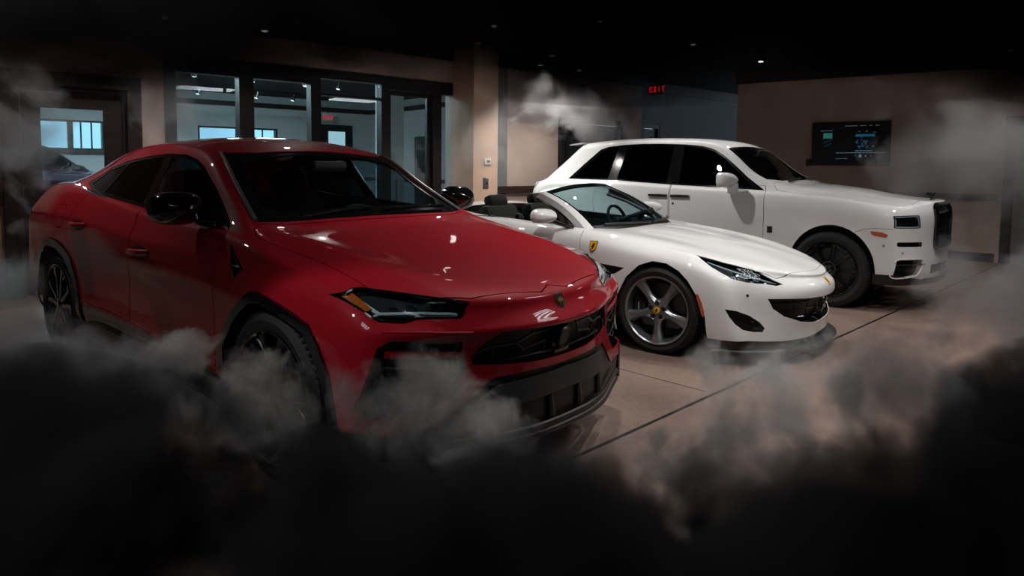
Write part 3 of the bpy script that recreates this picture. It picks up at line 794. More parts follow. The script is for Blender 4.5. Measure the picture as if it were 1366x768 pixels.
# exit sign
def letters(mb, txt, x, z, h, y0, y1, w=.62, flip=1):
    th = h * .17; W_ = h * w
    for ch in txt:
        def b(a, c, e, f_): mb.box((x + flip * min(a, e) if flip > 0 else x - max(a, e), y0, z + c), (x + flip * max(a, e) if flip > 0 else x - min(a, e), y1, z + f_))
        if ch == 'E': b(0, 0, th, h); b(0, 0, W_, th); b(0, h - th, W_, h); b(0, (h - th) / 2, W_ * .85, (h + th) / 2)
        elif ch == 'I': b(W_ / 2 - th / 2, 0, W_ / 2 + th / 2, h)
        elif ch == 'T': b(W_ / 2 - th / 2, 0, W_ / 2 + th / 2, h); b(0, h - th, W_, h)
        elif ch == 'X':
            for sg in (1, -1):
                c0 = Vector((x + flip * W_ / 2, (y0 + y1) / 2, z + h / 2)); M = Matrix.Translation(c0) @ Matrix.Rotation(sg * math.atan2(W_ - th, h), 4, 'Y'); L_ = math.hypot(W_, h) * .49; mb.box((-th / 2, -(y1 - y0) / 2, -L_), (th / 2, (y1 - y0) / 2, L_), M=M)
        x += flip * (W_ + h * .2)
def exit_sign(M, label, flip=1):
    t = empty('exit_sign', label=label, cat='exit sign'); t.matrix_world = M
    MB().box((-.15, -.02, -.095), (.15, .02, .095), 0, .005).build('housing', 'white_plastic' if 'glass' in label else 'badge_black', t)
    m = MB(); letters(m, 'EXIT', -.13 * flip, -.05, .10, .0195, .023, flip=flip); m.prism([(.128 * flip, -.018), (.128 * flip, .018), (.146 * flip, 0)], .0195, .023, 'y'); m.build('lettering', 'exit_red', t, smooth=False)
    MB().cyl((0, 0, .09), (0, 0, .30), .008, 8).build('hanging_rod', 'badge_black', t)
q = Vector(((872 - 683) / 914 * 12.6, 12.6, 2.88)); f_ = -Vector((q.x, q.y, 0)).normalized(); f_ = (Matrix.Rotation(R(-28), 3, 'Z') @ f_)
xd = Vector((-f_.y, f_.x, 0)); Mx = Matrix((-xd if False else xd, f_, Vector((0, 0, 1)))).transposed().to_4x4(); Mx.translation = q
if Mx.to_3x3().determinant() < 0: Mx = Matrix((-xd, f_, Vector((0, 0, 1)))).transposed().to_4x4(); Mx.translation = q
MX_EXIT = Mx
exit_sign(Mx, 'red lit exit sign hanging over the dark back corner of the showroom', -1)
# ceiling track lights: rails with cylinder heads, and long tube fittings (the lamps carry the light)
def track(name, a, b, heads, label, aim=(0, 0), power=60, grp='track lights', spot=110, rad=.035, M=None, warm=(1, .95, .90)):
    a = Vector(a); b = Vector(b)
    t = empty('lighting_track', label=label, cat='track light', loc=a); mb = MB(); mb.tube([(0, 0, 0), b - a], .018, 4); mb.build('rail', 'badge_black', t)
    for k, u in enumerate(heads):
        p = (b - a) * u; tgt = Vector((aim[0], aim[1], 0)); d = (tgt - (a + p)); d = Vector((d.x * .25, d.y * .25, d.z)).normalized()
        h = MB(); h.cyl(p + Vector((0, 0, .0)), p + Vector((0, 0, -.07)), .010, 8); h.cyl(p + Vector((0, 0, -.07)) - d * .04, p + Vector((0, 0, -.07)) + d * .10, .038, 16, r2=.045, cap=True); hd = h.build('spot_head', 'badge_black', t)
        g = MB(); c = p + Vector((0, 0, -.07)) + d * .102; g.cyl(c, c + d * .002, .036, 16); g.build('lamp', 'lamp_glow', hd)
        L = bpy.data.lights.new('spot_light', 'SPOT'); L.energy = power; L.spot_size = R(spot); L.spot_blend = .6; L.shadow_soft_size = rad; L.color = warm
        lo = bpy.data.objects.new('spot_light', L); COL.objects.link(lo); lo.parent = hd; lo.location = c + d * .03; lo.rotation_euler = d.to_track_quat('-Z', 'Y').to_euler()
    return t
def tubelight(c, ang, n=4, L=1.2, label='', glow='tube_glow'):
    t = empty('ceiling_light', loc=c, rz=R(ang), label=label, cat='ceiling light')
    b = MB(); b.box((-L / 2 - .02, -.30, .0), (L / 2 + .02, .30, .05)); b.build('fitting', 'white_plastic', t, smooth=False)
    for k in range(n): y = -.225 + .45 * k / (n - 1); m = MB(); m.cyl((-L / 2, y, -.02), (L / 2, y, -.02), .019, 10); m.build('tube', glow, t)
    return t

Z = 3.20
tracks = [((-3.9, 4.2, Z), (.2, 8.3, Z), [.1, .5, .9], 'black ceiling track above the rear of the red car', (-2.5, 5.5), 66),
          ((-2.4, 1.4, Z), (2.2, 6.0, Z), [.05, .35, .65, .95], 'black ceiling track above the bonnet of the red car', (0, 4.0), 95),
          ((1.4, 3.0, Z), (4.8, 6.4, Z), [.1, .5, .9], 'black ceiling track in front of the white open-top car', (2.2, 5.6), 80),
          ((.6, 7.2, Z), (4.0, 10.6, Z), [.1, .5, .9], 'black ceiling track above the doors of the tall white car', (2.5, 8.5), 90),
          ((4.6, 7.2, Z), (7.0, 9.6, Z), [.2, .8], 'black ceiling track in front of the television wall', (5.2, 9), 70)]
for a, b, h, lb, aim, pw in tracks: track('t', a, b, h, lb, aim, pw * LP)
tubelight((.95, 2.0, 3.22), 45, label='four-tube ceiling light in front of the bonnet of the red car')
tubelight((3.3, 4.1, 3.22), 45, label='four-tube ceiling light in front of the open-top car')
tubelight((-1.8, .6, 3.22), 45, label='four-tube ceiling light over the camera side of the red car')
tubelight((6.2, 6.6, 3.22), 45, label='four-tube ceiling light in front of the tall white car')
track('t', (-5.0, 6.6, Z), (-2.6, 8.6, Z), [.15, .5, .85], 'black ceiling track along the shopfront wall', (-3.4, 6.4), 34 * LP)
# wall washer on the pillar side
track('t', (-.8, 8.6, Z), (.9, 10.2, Z), [.2, .8], 'short black ceiling track facing the pillar', (-.5, 11), 110 * LP)
track('t', (.2, 10.6, Z), (1.3, 11.5, Z), [.2, .8], 'short black ceiling track added to brighten the wall beside the panelled double doors', (.6, 12), 60 * LP)  # added track, brightens the wall between the pillar and the double doors
# ---- the showroom behind the glass
def PA(x, y, z=0): return MA @ Vector((x, y, z))
w = MB(); wall_with(w, -9, 12, 0, 3.6, [(.30, 2.53, 1.75, 2.43), (4.63, 6.7, 1.75, 2.43)], -9.9, -9.7); struct('wall_beyond', w, 'plaster_cool', MA)
w = MB(); w.box((9.6, -9.7, 0), (9.8, -.7, 3.6)); struct('wall_beyond_side', w, 'plaster_cool', MA)
w = MB(); w.box((-9.2, -9.7, 0), (-9.0, -.2, 3.6)); struct('wall_beyond_far_side', w, 'plaster_cool', MA)
w = MB(); w.box((-9, -9.7, 1.0), (9.6, -9.66, 1.10)); w.box((9.56, -9.7, 1.0), (9.6, -.7, 1.10)); w.box((-9, -9.7, 2.98), (9.6, -9.6, 3.10)); w.box((9.5, -9.7, 2.98), (9.6, -.7, 3.10)); w.box((.2, -9.7, 1.66), (2.7, -9.6, 1.75)); struct('trim_9', w, 'wood_rail', MA)
for n, (x0, x1) in enumerate([(.30, 2.53), (4.63, 6.7)]):
    t = empty('window_%d' % (n + 2)); t.matrix_world = MA; t['kind'] = 'structure'
    f = MB(); mid = (x0 + x1) / 2; mid = x0 + (x1 - x0) * (.70 if n == 0 else .5); wall_with(f, x0, x1, 1.75, 2.43, [(x0 + .04, mid - .05, 1.79, 2.39), (mid + .05, x1 - .04, 1.79, 2.39)], -9.85, -9.68)
    for k in (.3, .62): f.box((mid + (x1 - mid) * k, -9.8, 1.79), (mid + (x1 - mid) * k + .03, -9.76, 2.39))
    f.build('window_frame', 'bronze', t, smooth=False)
    for a, b in ((x0 + .04, mid - .05), (mid + .05, x1 - .04)): MB().box((a, -9.79, 1.79), (b, -9.785, 2.39)).build('pane', 'shop_glass', t, smooth=False)
# interior of that room: column, door, fittings
w = MB(); w.box((6.05, -3.2, 0), (6.45, -2.8, 3.3)); struct('wall_beyond_column', w, 'plaster_cool', MA)
t = empty('door_6'); t.matrix_world = MA; t['kind'] = 'structure'
f = MB(); wall_with(f, 7.85, 8.95, 0, 2.62, [(7.95, 8.85, 0, 2.52)], -9.7, -9.64); f.build('door_frame', 'dark_wood', t, smooth=False)
f = MB(); wall_with(f, 7.95, 8.85, .01, 2.52, [(8.19, 8.73, 1.5, 2.43)], -9.69, -9.65); f.build('door_leaf', 'dark_wood', t, smooth=False); MB().box((8.19, -9.675, 1.5), (8.73, -9.67, 2.43)).build('pane', 'pane_glow', t, smooth=False)
Me = MA @ Matrix.Translation((8.0, -9.3, 2.80)); exit_sign(Me, 'red exit sign seen through the shopfront glass near the far door')
w = MB(); w.box((9.54, -7.2, 0), (9.6, -6.2, 2.25)); w2 = struct('door_7', w, 'dark_wood', MA)
for k, (x, y) in enumerate([(1.2, -2.2), (4.2, -2.6), (1.5, -5.0), (4.5, -5.4)]):
    p_ = PA(x, y, 3.28); tubelight(p_, 49, glow='tube_bright', label=['ceiling light behind the shopfront glass, nearest on the left', 'ceiling light behind the shopfront glass, nearest on the right', 'ceiling light behind the shopfront glass, farther on the left', 'ceiling light behind the shopfront glass, farther on the right'][k])
for k, (y, xs) in enumerate([(-3.6, (1.6, 5.6)), (-6.6, (1.0, 6.0))]):
    a, b = PA(xs[0], y, 3.1), PA(xs[1], y, 3.1); track('t', a, b, [.05, .3, .55, .8, .97], ['near ceiling track with black spots behind the shopfront glass', 'far ceiling track with black spots behind the shopfront glass'][k], (a.x, a.y), 80, warm=(.9, .97, 1))

# ------------------------------------------------------------------ red SUV body
def urus_surface():
    ys = [0, .20, .38, .55, .68, .79]
    # x of the front face over y, per row ; corner point ; z over y
    FX = [[(0, .93), (.20, .92), (.38, .875), (.55, .80), (.68, .745), (.79, .70)], [(0, .93), (.20, .92), (.38, .875), (.55, .805), (.68, .75), (.79, .71)], [(0, .92), (.20, .91), (.38, .865), (.55, .80), (.68, .75), (.79, .71)],
          [(0, .93), (.20, .92), (.38, .87), (.55, .795), (.68, .745), (.79, .705)], [(0, .945), (.20, .935), (.38, .885), (.55, .815), (.68, .755), (.79, .705)], [(0, .885), (.20, .875), (.38, .83), (.55, .755), (.68, .685), (.79, .625)],
          [(0, .815), (.20, .81), (.38, .78), (.55, .715), (.68, .63), (.79, .535)]]
    FZ = [[(0, .245), (.79, .25)], [(0, .40), (.79, .40)], [(0, .545), (.79, .54)], [(0, .665), (.79, .66)], [(0, .742), (.55, .75), (.79, .765)], [(0, .82), (.79, .84)], [(0, .885), (.55, .893), (.79, .905)]]
    FC = [(.62, .90, .25), (.61, .925, .40), (.595, .935, .54), (.59, .935, .66), (.58, .925, .775), (.53, .905, .85), (.44, .875, .915)]
    F = [[(f1(FX[j], y), y, f1(FZ[j], y)) for y in ys] + [FC[j]] for j in range(7)]
    xs = [.30, -.02, -.42, -.9, -1.4, -1.9, -2.4, -2.78, -3.1, -3.48, -3.82]
    SY = [[(.3, .94), (0, .95), (-.42, .93), (-.9, .925), (-2.4, .93), (-2.78, .95), (-3.5, .95), (-3.82, .91)],
          [(.3, .955), (0, .97), (-.42, .965), (-.9, .962), (-2.4, .965), (-2.78, .98), (-3.5, .98), (-3.82, .94)],
          [(.3, .968), (0, .985), (-.42, .975), (-.9, .955), (-2.2, .955), (-2.78, .985), (-3.1, 1.0), (-3.82, .95)],
          [(.3, .975), (0, .998), (-.42, .98), (-.9, .962), (-2.2, .965), (-2.78, .99), (-3.1, 1.01), (-3.82, .955)],
          [(.3, .965), (0, .992), (-.42, .985), (-.9, .985), (-1.9, .988), (-2.5, .99), (-3.1, 1.01), (-3.82, .95)],
          [(.3, .945), (0, .972), (-.42, .972), (-.9, .985), (-1.9, .99), (-2.5, .985), (-3.1, .995), (-3.82, .93)],
          [(.3, .905), (0, .925), (-.42, .915), (-.9, .915), (-1.9, .92), (-2.6, .905), (-3.1, .885), (-3.48, .855), (-3.82, .82)]]
    SZ = [[(.3, .25), (-.42, .27), (-3.0, .29), (-3.82, .34)], [(.3, .40), (-3.82, .42)], [(.3, .55), (-3.82, .57)], [(.3, .70), (0, .72), (-3.82, .76)],
          [(.3, .80), (0, .84), (-.9, .83), (-1.9, .88), (-3.1, .93), (-3.82, .92)],
          [(.3, .875), (0, .925), (-.42, .965), (-1.2, .985), (-1.9, 1.02), (-3.1, 1.09), (-3.82, 1.06)],
          [(.3, .938), (0, .988), (-.42, 1.062), (-.9, 1.10), (-1.4, 1.128), (-1.9, 1.165), (-2.4, 1.215), (-2.78, 1.25), (-3.1, 1.27), (-3.48, 1.265), (-3.82, 1.21)]]
    S = [[None] + [(x, f1(SY[j], x), f1(SZ[j], x)) for x in xs] + [None] for j in range(7)]
    BX = [-4.0, -4.05, -4.09, -4.11, -4.12, -4.13, -4.10]
    BZ = [.36, .45, .60, .78, .92, 1.05, 1.165]
    B = [[(BX[j] + .14 * (y / .79) ** 2 * .8, y, BZ[j]) for y in ys] + [(-3.93, .86 if j < 6 else .78, BZ[j])] for j in range(7)]
    # top lines, stations 1..11
    L5 = [(.30, .862, .957), (-.02, .872, 1.01), (-.43, .865, 1.088), (-.92, .872, 1.118), (-1.42, .876, 1.143), (-1.9, .868, 1.178), (-2.4, .85, 1.232), (-2.78, .825, 1.272), (-3.08, .795, 1.300), (-3.48, .755, 1.285), (-3.82, .72, 1.225)]
    L4 = [(.32, .80, .968), (0, .80, 1.022), (-.455, .792, 1.108), (-.93, .742, 1.325), (-1.31, .69, 1.482), (-1.88, .645, 1.545), (-2.38, .635, 1.53), (-2.74, .625, 1.485), (-3.06, .618, 1.42), (-3.46, .62, 1.315), (-3.82, .62, 1.233)]
    L3 = [(.40, .64, .988), (.03, .66, 1.053), (-.47, .715, 1.118), (-.91, .655, 1.345), (-1.27, .605, 1.532), (-1.88, .54, 1.59), (-2.38, .53, 1.573), (-2.74, .53, 1.53), (-3.06, .53, 1.46), (-3.46, .53, 1.345), (-3.82, .53, 1.243)]
    L2 = [(.46, .40, .958), (.06, .42, 1.026), (-.41, .44, 1.112), (-.865, .41, 1.348), (-1.25, .40, 1.562), (-1.88, .38, 1.617), (-2.38, .38, 1.602), (-2.74, .38, 1.557), (-3.06, .38, 1.487), (-3.46, .38, 1.367), (-3.82, .38, 1.25)]
    L1 = [(.45, .21, .955), (.06, .21, 1.02), (-.385, .22, 1.108), (-.835, .21, 1.355), (-1.235, .20, 1.578), (-1.88, .19, 1.633), (-2.38, .19, 1.617), (-2.74, .19, 1.572), (-3.06, .19, 1.50), (-3.46, .19, 1.378), (-3.82, .19, 1.255)]
    L0 = [(.455, 0, .953), (.06, 0, 1.018), (-.375, 0, 1.106), (-.825, 0, 1.357), (-1.23, 0, 1.584), (-1.88, 0, 1.638), (-2.38, 0, 1.622), (-2.74, 0, 1.577), (-3.06, 0, 1.505), (-3.46, 0, 1.382), (-3.82, 0, 1.257)]
    T = [None] + [[L0[i], L1[i], L2[i], L3[i], L4[i], L5[i]] for i in range(11)] + [None]
    cre = [('Tk', 6, 1, 11, .25), ('Tk', 5, 2, 11, .5), ('Tk', 4, 3, 9, .35), ('Ti', 3, 0, 4, .6), ('Tk', 3, 0, 3, .75), ('Sj', 5, 0, 11, .7), ('Sj', 2, 3, 8, .6),
           ('Fj', 4, 0, 6, .55), ('Sj', 6, 0, 1, .2), ('Sj', 1, 2, 8, .3), ('Tk', 4, 0, 3, .5), ('Tk', 2, 0, 3, .35), ('Ti', 11, 0, 6, .4)]
    return body_cage(F, S, B, T, cre, level=3)

def build_urus():
    rt = empty('sports_suv', (-.4414, 3.7788, 0), R(-41.1), 'glossy red sport utility vehicle with black wheels and black door mirrors, nearest of the cars', 'car')
    C = Car(rt, urus_surface(), 'red_paint')
    # ---- glass
    DLO = [(-2.87, 1.300), (-2.62, 1.246), (-2.40, 1.222), (-2.15, 1.203), (-1.67, 1.171), (-1.43, 1.150), (-1.0, 1.130), (-.60, 1.118), (-.78, 1.215), (-.957, 1.315), (-1.08, 1.378), (-1.18, 1.430), (-1.31, 1.473), (-1.49, 1.502), (-1.76, 1.511), (-2.12, 1.492), (-2.42, 1.460), (-2.68, 1.412)]
    gF = [(-1.60, 1.186), (-.98, 1.152), (-.82, 1.215), (-1.0, 1.315), (-1.19, 1.41), (-1.33, 1.453), (-1.50, 1.482), (-1.69, 1.488)]
    gR = [(-2.43, 1.243), (-2.15, 1.224), (-1.73, 1.193), (-1.80, 1.49), (-2.12, 1.472), (-2.36, 1.445)]
    gQ = [(-2.80, 1.296), (-2.62, 1.264), (-2.46, 1.247), (-2.39, 1.440), (-2.66, 1.395)]
    C.cut(DLO, 'y', .3, 1.3)
    C.put(C.get(DLO, 'y', .3, 1.3, minus=[gF, gR, gQ]), 'window_frame', 'gloss_black', (0, -.004, 0), split=True)
    for g in (gF, gR, gQ): C.put(C.get(inset(g, -.004), 'y', .3, 1.3), 'side_window', 'front_glass' if g is gF else 'tinted_glass', (0, -.009, 0), split=True)
    W = [(-.535, .735), (-.500, .60), (-.480, .42), (-.465, .2), (-.462, 0)]; Wt = [(-1.105, 0), (-1.112, .2), (-1.135, .4), (-1.19, .565), (-1.215, .588)]
    half = W[::-1] + [(-.60, .728), (-.9, .655), (-1.16, .600)] + Wt[::-1]
    ws = half + [(x, -y) for x, y in reversed(half[1:-1])]
    wi = [(-.56, 0), (-.565, .2), (-.575, .42), (-.60, .58), (-.68, .64), (-.90, .585), (-1.08, .545), (-1.085, .50), (-1.075, .3), (-1.07, 0)]
    wi = wi + [(x, -y) for x, y in reversed(wi[1:-1])]
    C.cut(ws, 'z', 1.0, 1.9, False)
    C.put(C.get(ws, 'z', 1.0, 1.9, False, minus=wi), 'windscreen_surround', 'gloss_black', (0, 0, -.005))
    C.put(C.get(wi, 'z', 1.0, 1.9, False), 'windscreen', 'windscreen', (0, 0, -.006))
    rg = [(-2.62, .44), (-2.60, .2), (-2.60, 0)]; rh = rg[::-1] + [(-3.0, .47), (-3.36, .50), (-3.40, .3), (-3.42, 0)]
    rw = rh + [(x, -y) for x, y in reversed(rh[1:-1])]
    C.cut(rw, 'z', 1.2, 1.9, False); C.put(C.get(rw, 'z', 1.2, 1.9, False), 'rear_window', 'tinted_glass', (0, 0, -.006))
    # ---- hood
    hd = [(.818, 0), (.858, .095), (.845, .16), (.775, .475), (.70, .60), (.60, .70), (.48, .795), (.32, .80), (.11, .80), (-.12, .812), (-.25, .832), (-.37, .838), (-.485, .79), (-.52, .735), (-.475, .60), (-.455, .42), (-.44, .2), (-.437, 0)]
    hd = hd + [(x, -y) for x, y in reversed(hd[1:-1])]
    C.cut(hd, 'z', .8, 1.9, False); C.put(C.get(inset(hd, .006), 'z', .8, 1.9, False), 'hood', ['red_paint', 'under'])
    # ---- doors
    dF = [(-.70, 1.15), (-.612, 1.113), (-.51, 1.01), (-.53, .91), (-.555, .70), (-.565, .40), (-.60, .392), (-1.37, .447), (-1.69, .468), (-1.70, .60), (-1.665, .75), (-1.615, .90), (-1.58, 1.0), (-1.585, 1.09), (-1.66, 1.20)]
    dR = [(-1.674, 1.20), (-1.60, 1.09), (-1.595, 1.0), (-1.63, .90), (-1.68, .75), (-1.714, .60), (-1.704, .469), (-2.04, .482), (-2.40, .48), (-2.50, .50), (-2.60, .72), (-2.70, .85), (-2.735, .936), (-2.68, 1.037), (-2.62, 1.14), (-2.52, 1.275)]
    C.cut([inset(dF, -.003), inset(dR, -.003)], 'y', .6, 1.3)
    for q in (dF, dR):
        me = C.get(inset(q, .003), 'y', .6, 1.3, minus=DLO); ds = C.put(me, 'door', ['red_paint', 'cabin'], split=True)
        hx, hz = (-1.44, .932) if q is dF else (-2.49, 1.022)
        for d, sg in zip(ds, (1, -1)):
            p, n = C.S.hit(hx, hz, 'y', sg); M = frame_at(p, n)
            MB().add([(.125 * math.cos(a), .002, .036 * math.sin(a)) for a in [2 * math.pi * k / 24 for k in range(24)]], [tuple(range(24))]).build('handle_recess', 'satin_black', d, M, smooth=False)
            k = MB(); k.tube([(-.13, 0, .006), (-.11, .02, .006), (-.05, .034, .002), (.05, .034, -.002), (.11, .02, -.004), (.13, 0, -.004)], [.014, .016, .018, .018, .016, .013], 10, flat=1.1); k.build('door_handle', 'red_paint', d, M)
    # ---- fuel flap and fender vent
    fl = rnd([(-3.0, 1.04), (-2.965, 1.135), (-2.80, 1.15), (-2.755, 1.06), (-2.82, .985), (-2.94, .98)], .07, 5)
    C.cut(inset(fl, -.003), 'y', .6, 1.3, False); C.put(C.get(inset(fl, .002), 'y', .6, 1.3, False), 'fuel_flap', 'red_paint')
    vt = [(-.455, 1.052), (-.250, .952), (-.326, .895)]
    C.cut(vt, 'y', .6, 1.3); v = C.put(C.get(inset(vt, -.004), 'y', .6, 1.3), 'fender_vent', 'satin_black', (0, -.02, 0), split=True)
    for k, sg in zip(v, (1, -1)):
        L = C.S.line([(-.448, 1.045), (-.258, .952), (-.324, .903)], 'y', .0, sg); MB().tube(L, .007, 6, closed=True).build('vent_rim', 'gloss_black', k)
        L = C.S.line([(-.36, .962), (-.262, .952)], 'y', .0, sg); MB().tube(L, .005, 6).build('vent_bar', 'chrome', k)
    # ---- arches, sills, lower body
    A = [(-.50, .20), (-.505, .37), (-.52, .50), (-.515, .552), (-.431, .649), (-.333, .742), (-.22, .82), (-.150, .860), (-.085, .868), (.078, .838), (.20, .806), (.302, .773), (.373, .699), (.442, .585), (.465, .45), (.465, .20)]
    Ai = [(-.43, .15), (-.44, .37), (-.455, .50), (-.447, .548), (-.324, .686), (-.22, .762), (-.136, .808), (-.06, .818), (.084, .795), (.20, .76), (.275, .734), (.34, .66), (.385, .573), (.415, .43), (.418, .15)]
    Ar = [(-3.54, .2), (-3.55, .45), (-3.50, .60), (-3.40, .73), (-3.28, .83), (-3.15, .885), (-3.03, .897), (-2.90, .885), (-2.78, .842), (-2.675, .765), (-2.60, .63), (-2.555, .50), (-2.545, .2)]
    Ari = [(-3.47, .15), (-3.48, .45), (-3.43, .57), (-3.34, .69), (-3.24, .775), (-3.14, .825), (-3.03, .838), (-2.91, .826), (-2.81, .785), (-2.73, .715), (-2.66, .60), (-2.615, .48), (-2.605, .15)]
    for P_, Q_ in ((A, Ai), (Ar, Ari)):
        C.cut(P_, 'y', .55, 1.3)
        me = C.get(P_, 'y', .55, 1.3, minus=Q_); C.put(me, 'wheel_arch', 'gloss_black', (0, .012, 0), split=True)
    sl = [(-.50, .365), (-.705, .385), (-1.37, .437), (-1.70, .458), (-2.04, .470), (-2.545, .466), (-2.545, .2), (-.50, .2)]
    C.cut(sl, 'y', .55, 1.3); C.put(C.get(inset(sl, .002), 'y', .55, 1.3), 'sill', 'gloss_black', split=True)
    for s in (1, -1):
        mb = MB(); mb.prism([(.93, .245), (1.015, .255), (1.02, .275), (.94, .33)], -.52, -2.52, 'x')
        mb.v = [(v[0], -s * v[1], v[2] + (-.52 - v[0]) * .012) for v in mb.v]; mb.build('side_skirt', 'gloss_black', rt)
    low = [(0, .534), (.22, .538), (.405, .536), (.445, .524), (.55, .44), (.655, .362), (.97, .36), (.97, .15)]
    lowp = low + [(-y, z) for y, z in reversed(low[1:])]
    C.cut(lowp, 'x', .44, 1.3, False); C.put(C.get(lowp, 'x', .44, 1.3, False), 'lower_bumper', 'satin_black', (-.012, 0, 0))
    # ---- nose openings
    g = [(0, .725), (.29, .733), (.393, .735), (.453, .701), (.513, .640), (.508, .602), (.387, .586), (.2, .572), (0, .568)]
    gp = g + [(-y, z) for y, z in reversed(g[1:-1])]
    C.cut(gp, 'x', .5, 1.3, False); gr = C.put(C.get(inset(gp, -.012), 'x', .5, 1.3, False), 'grille', 'mesh_black', (-.07, 0, 0))[0]
    def hexline(P_, off=-.024, r=.0055):
        for sg in (1, -1): MB().tube(C.S.line(dens(P_, .04), 'x', off, sg), r, 6).build('grille_bar', 'dark_metal', gr)
    for P_ in ([(.46, .69), (.42, .665), (.41, .61)], [(.50, .645), (.42, .665), (.30, .668), (.26, .635), (.275, .60), (.40, .598)], [(.30, .668), (.22, .70), (.215, .735)], [(.26, .635), (.13, .655), (.10, .70), (.22, .70)], [(.13, .655), (.14, .60), (.275, .60)], [(.14, .60), (0, .59)], [(.10, .70), (.09, .73)]): hexline(P_)
    p, n = C.S.hit(.01, .655, 'x'); Mg = frame_at(p - n * .01, n)
    k = MB(); k.cyl((0, -.03, 0), (0, .012, 0), .052, 28); k.box((-.06, -.04, -.05), (.06, -.01, .045), 0, .01); k.build('radar_sensor', 'satin_black', gr, Mg)
    MB().lathe([(.052, .010), (.046, .018), (.038, .014)], 32).build('sensor_ring', 'dark_metal', gr, Mg)
    MB().box((-.06, -.03, -.085), (.05, .0, -.058), 0, .006).build('camera_box', 'gloss_black', gr, Mg)
    it = [(.552, .708), (.70, .727), (.845, .743), (.885, .716), (.915, .60), (.940, .49), (.925, .43), (.715, .415), (.62, .485), (.535, .563), (.548, .64)]
    C.cut(it, 'x', .42, 1.3)
    iti = [(.575, .695), (.70, .712), (.825, .725), (.848, .70), (.875, .59), (.897, .49), (.885, .442), (.725, .432), (.64, .50), (.565, .567), (.575, .64)]
    fr = C.put(C.get(inset(it, -.004), 'x', .42, 1.3, minus=iti), 'intake_frame', 'gloss_black', (-.022, -.008, 0), split=True)
    bk = C.put(C.get(inset(iti, -.02), 'x', .42, 1.3), 'intake_mesh', 'mesh_black', (-.075, -.02, 0), split=True)
    for fo, sg in zip(fr, (1, -1)):
        for P_, r in (([(.885, .632), (.74, .607), (.70, .592), (.58, .585)], .006), ([(.892, .590), (.76, .568), (.70, .592)], .004), ([(.905, .535), (.77, .510), (.745, .495), (.64, .50)], .006), ([(.90, .488), (.80, .468), (.745, .495)], .004)):
            MB().tube(C.S.line(dens(P_, .03), 'x', -.035, sg), r, 6).build('intake_bar', 'dark_metal', fo)
        mb = MB()
        for q in range(26):
            y = .60 + q * .0115
            mb.tube(C.S.line([(y, .45 + max(0, (.68 - y)) * 1.0), (y, .68)], 'x', -.055, sg), .002, 4)
        mb.build('intake_fins', 'grey_plate', fo)
    C.tube('intake_blade', [(.862, .686), (.70, .664), (.60, .650), (.545, .644)], 'x', .017, 'red_paint', -.016, flat=.55)
    C.tube('nose_edge', [(.86, .779), (.73, .768), (.62, .755), (.52, .745)], 'x', .006, 'red_paint', -.002)
    # plate, fins, splitter
    pl = [(0, .512), (.39, .503), (.44, .482), (.425, .462), (.325, .402), (0, .412)]; plp = pl + [(-y, z) for y, z in reversed(pl[1:-1])]
    C.put(C.get(plp, 'x', .5, 1.3, False), 'number_plate_panel', 'grey_plate', (.006, 0, 0))
    for y in (-.33, -.11, .11, .33):
        L = C.S.line([(y, .405), (y - .01, .30)], 'x', .0); MB().tube(L, [.007, .012], 6, flat=2).build('splitter_fin', 'satin_black', rt)
    C.tube('splitter', [(-.75, .285), (-.6, .282), (-.3, .28), (0, .28), (.3, .28), (.6, .282), (.75, .285)], 'x', .018, 'satin_black', .016, both=False, n=3, flat=.6)
    C.tube('splitter_edge', [(-.72, .252), (-.6, .252), (-.3, .252), (0, .252), (.3, .252), (.6, .252), (.72, .252)], 'x', .014, 'satin_black', .028, both=False, n=3, flat=.5)
    for s in (1, -1):
        MB().box((.50, s * .90 - .012, .20), (.66, s * .90 + .012, .40), 0, .006).build('bumper_flap', 'gloss_black', rt)
    # ---- headlamps
    hl = [(.917, .905), (.848, .930), (.807, .932), (.70, .912), (.487, .868), (.541, .803), (.62, .808), (.713, .813), (.765, .803), (.85, .814), (.868, .829)]
    C.cut(hl, 'x', .2, 1.3)
    hs = C.put(C.get(hl, 'x', .2, 1.3), 'headlamp', 'lamp_dark', (-.045, -.03, -.012), split=True)
    for h, sg in zip(hs, (1, -1)):
        bz = MB().tube(C.S.line(dens(inset(hl, .004), .03, True), 'x', -.004, sg), .008, 6, closed=True); bz.build('lamp_bezel', 'gloss_black', h)
        for P_, r in (([(.858, .906), (.842, .874), (.826, .853), (.70, .840), (.545, .823)], .012), ([(.884, .838), (.850, .846), (.826, .853)], .009)):
            MB().tube(C.S.line(dens(P_, .03), 'x', -.026, sg), r, 8, flat=.7).build('daytime_light', 'drl', h)
        for q in range(4):
            y = .77 - q * .06
            p, n = C.S.hit(y, .868 + .0 * q, 'x', sg); M = frame_at(p - n * .045, n)
            MB().box((-.018, -.01, -.016), (.018, .008, .016), 0, .004).build('lamp_cell', 'dark_metal', h, M)
    am = [(.903, .906), (.866, .911), (.850, .856), (.880, .846)]
    a_ = thicken(C.get(am, 'x', .2, 1.3))
    for me, h in ((side_of(movemesh(a_, lambda c: c + np.stack([np.full(len(c), -.016), -np.sign(c[:, 1]) * .012, c[:, 2] * 0], 1)), sg), h) for h, sg in zip(hs, (-1, 1))):
        finish(me); link('amber_reflector', me, ['amber', 'amber'], h)
    ln = thicken(C.get(inset(hl, .003), 'x', .2, 1.3), .003)
    for h, sg in zip(hs, (-1, 1)):
        me = side_of(ln, sg); finish(me, 38); link('lens', me, ['lens', 'lens'], h)
    # badge on the nose
    p, n = C.S.hit(0, .818, 'x'); M = frame_at(p, n)
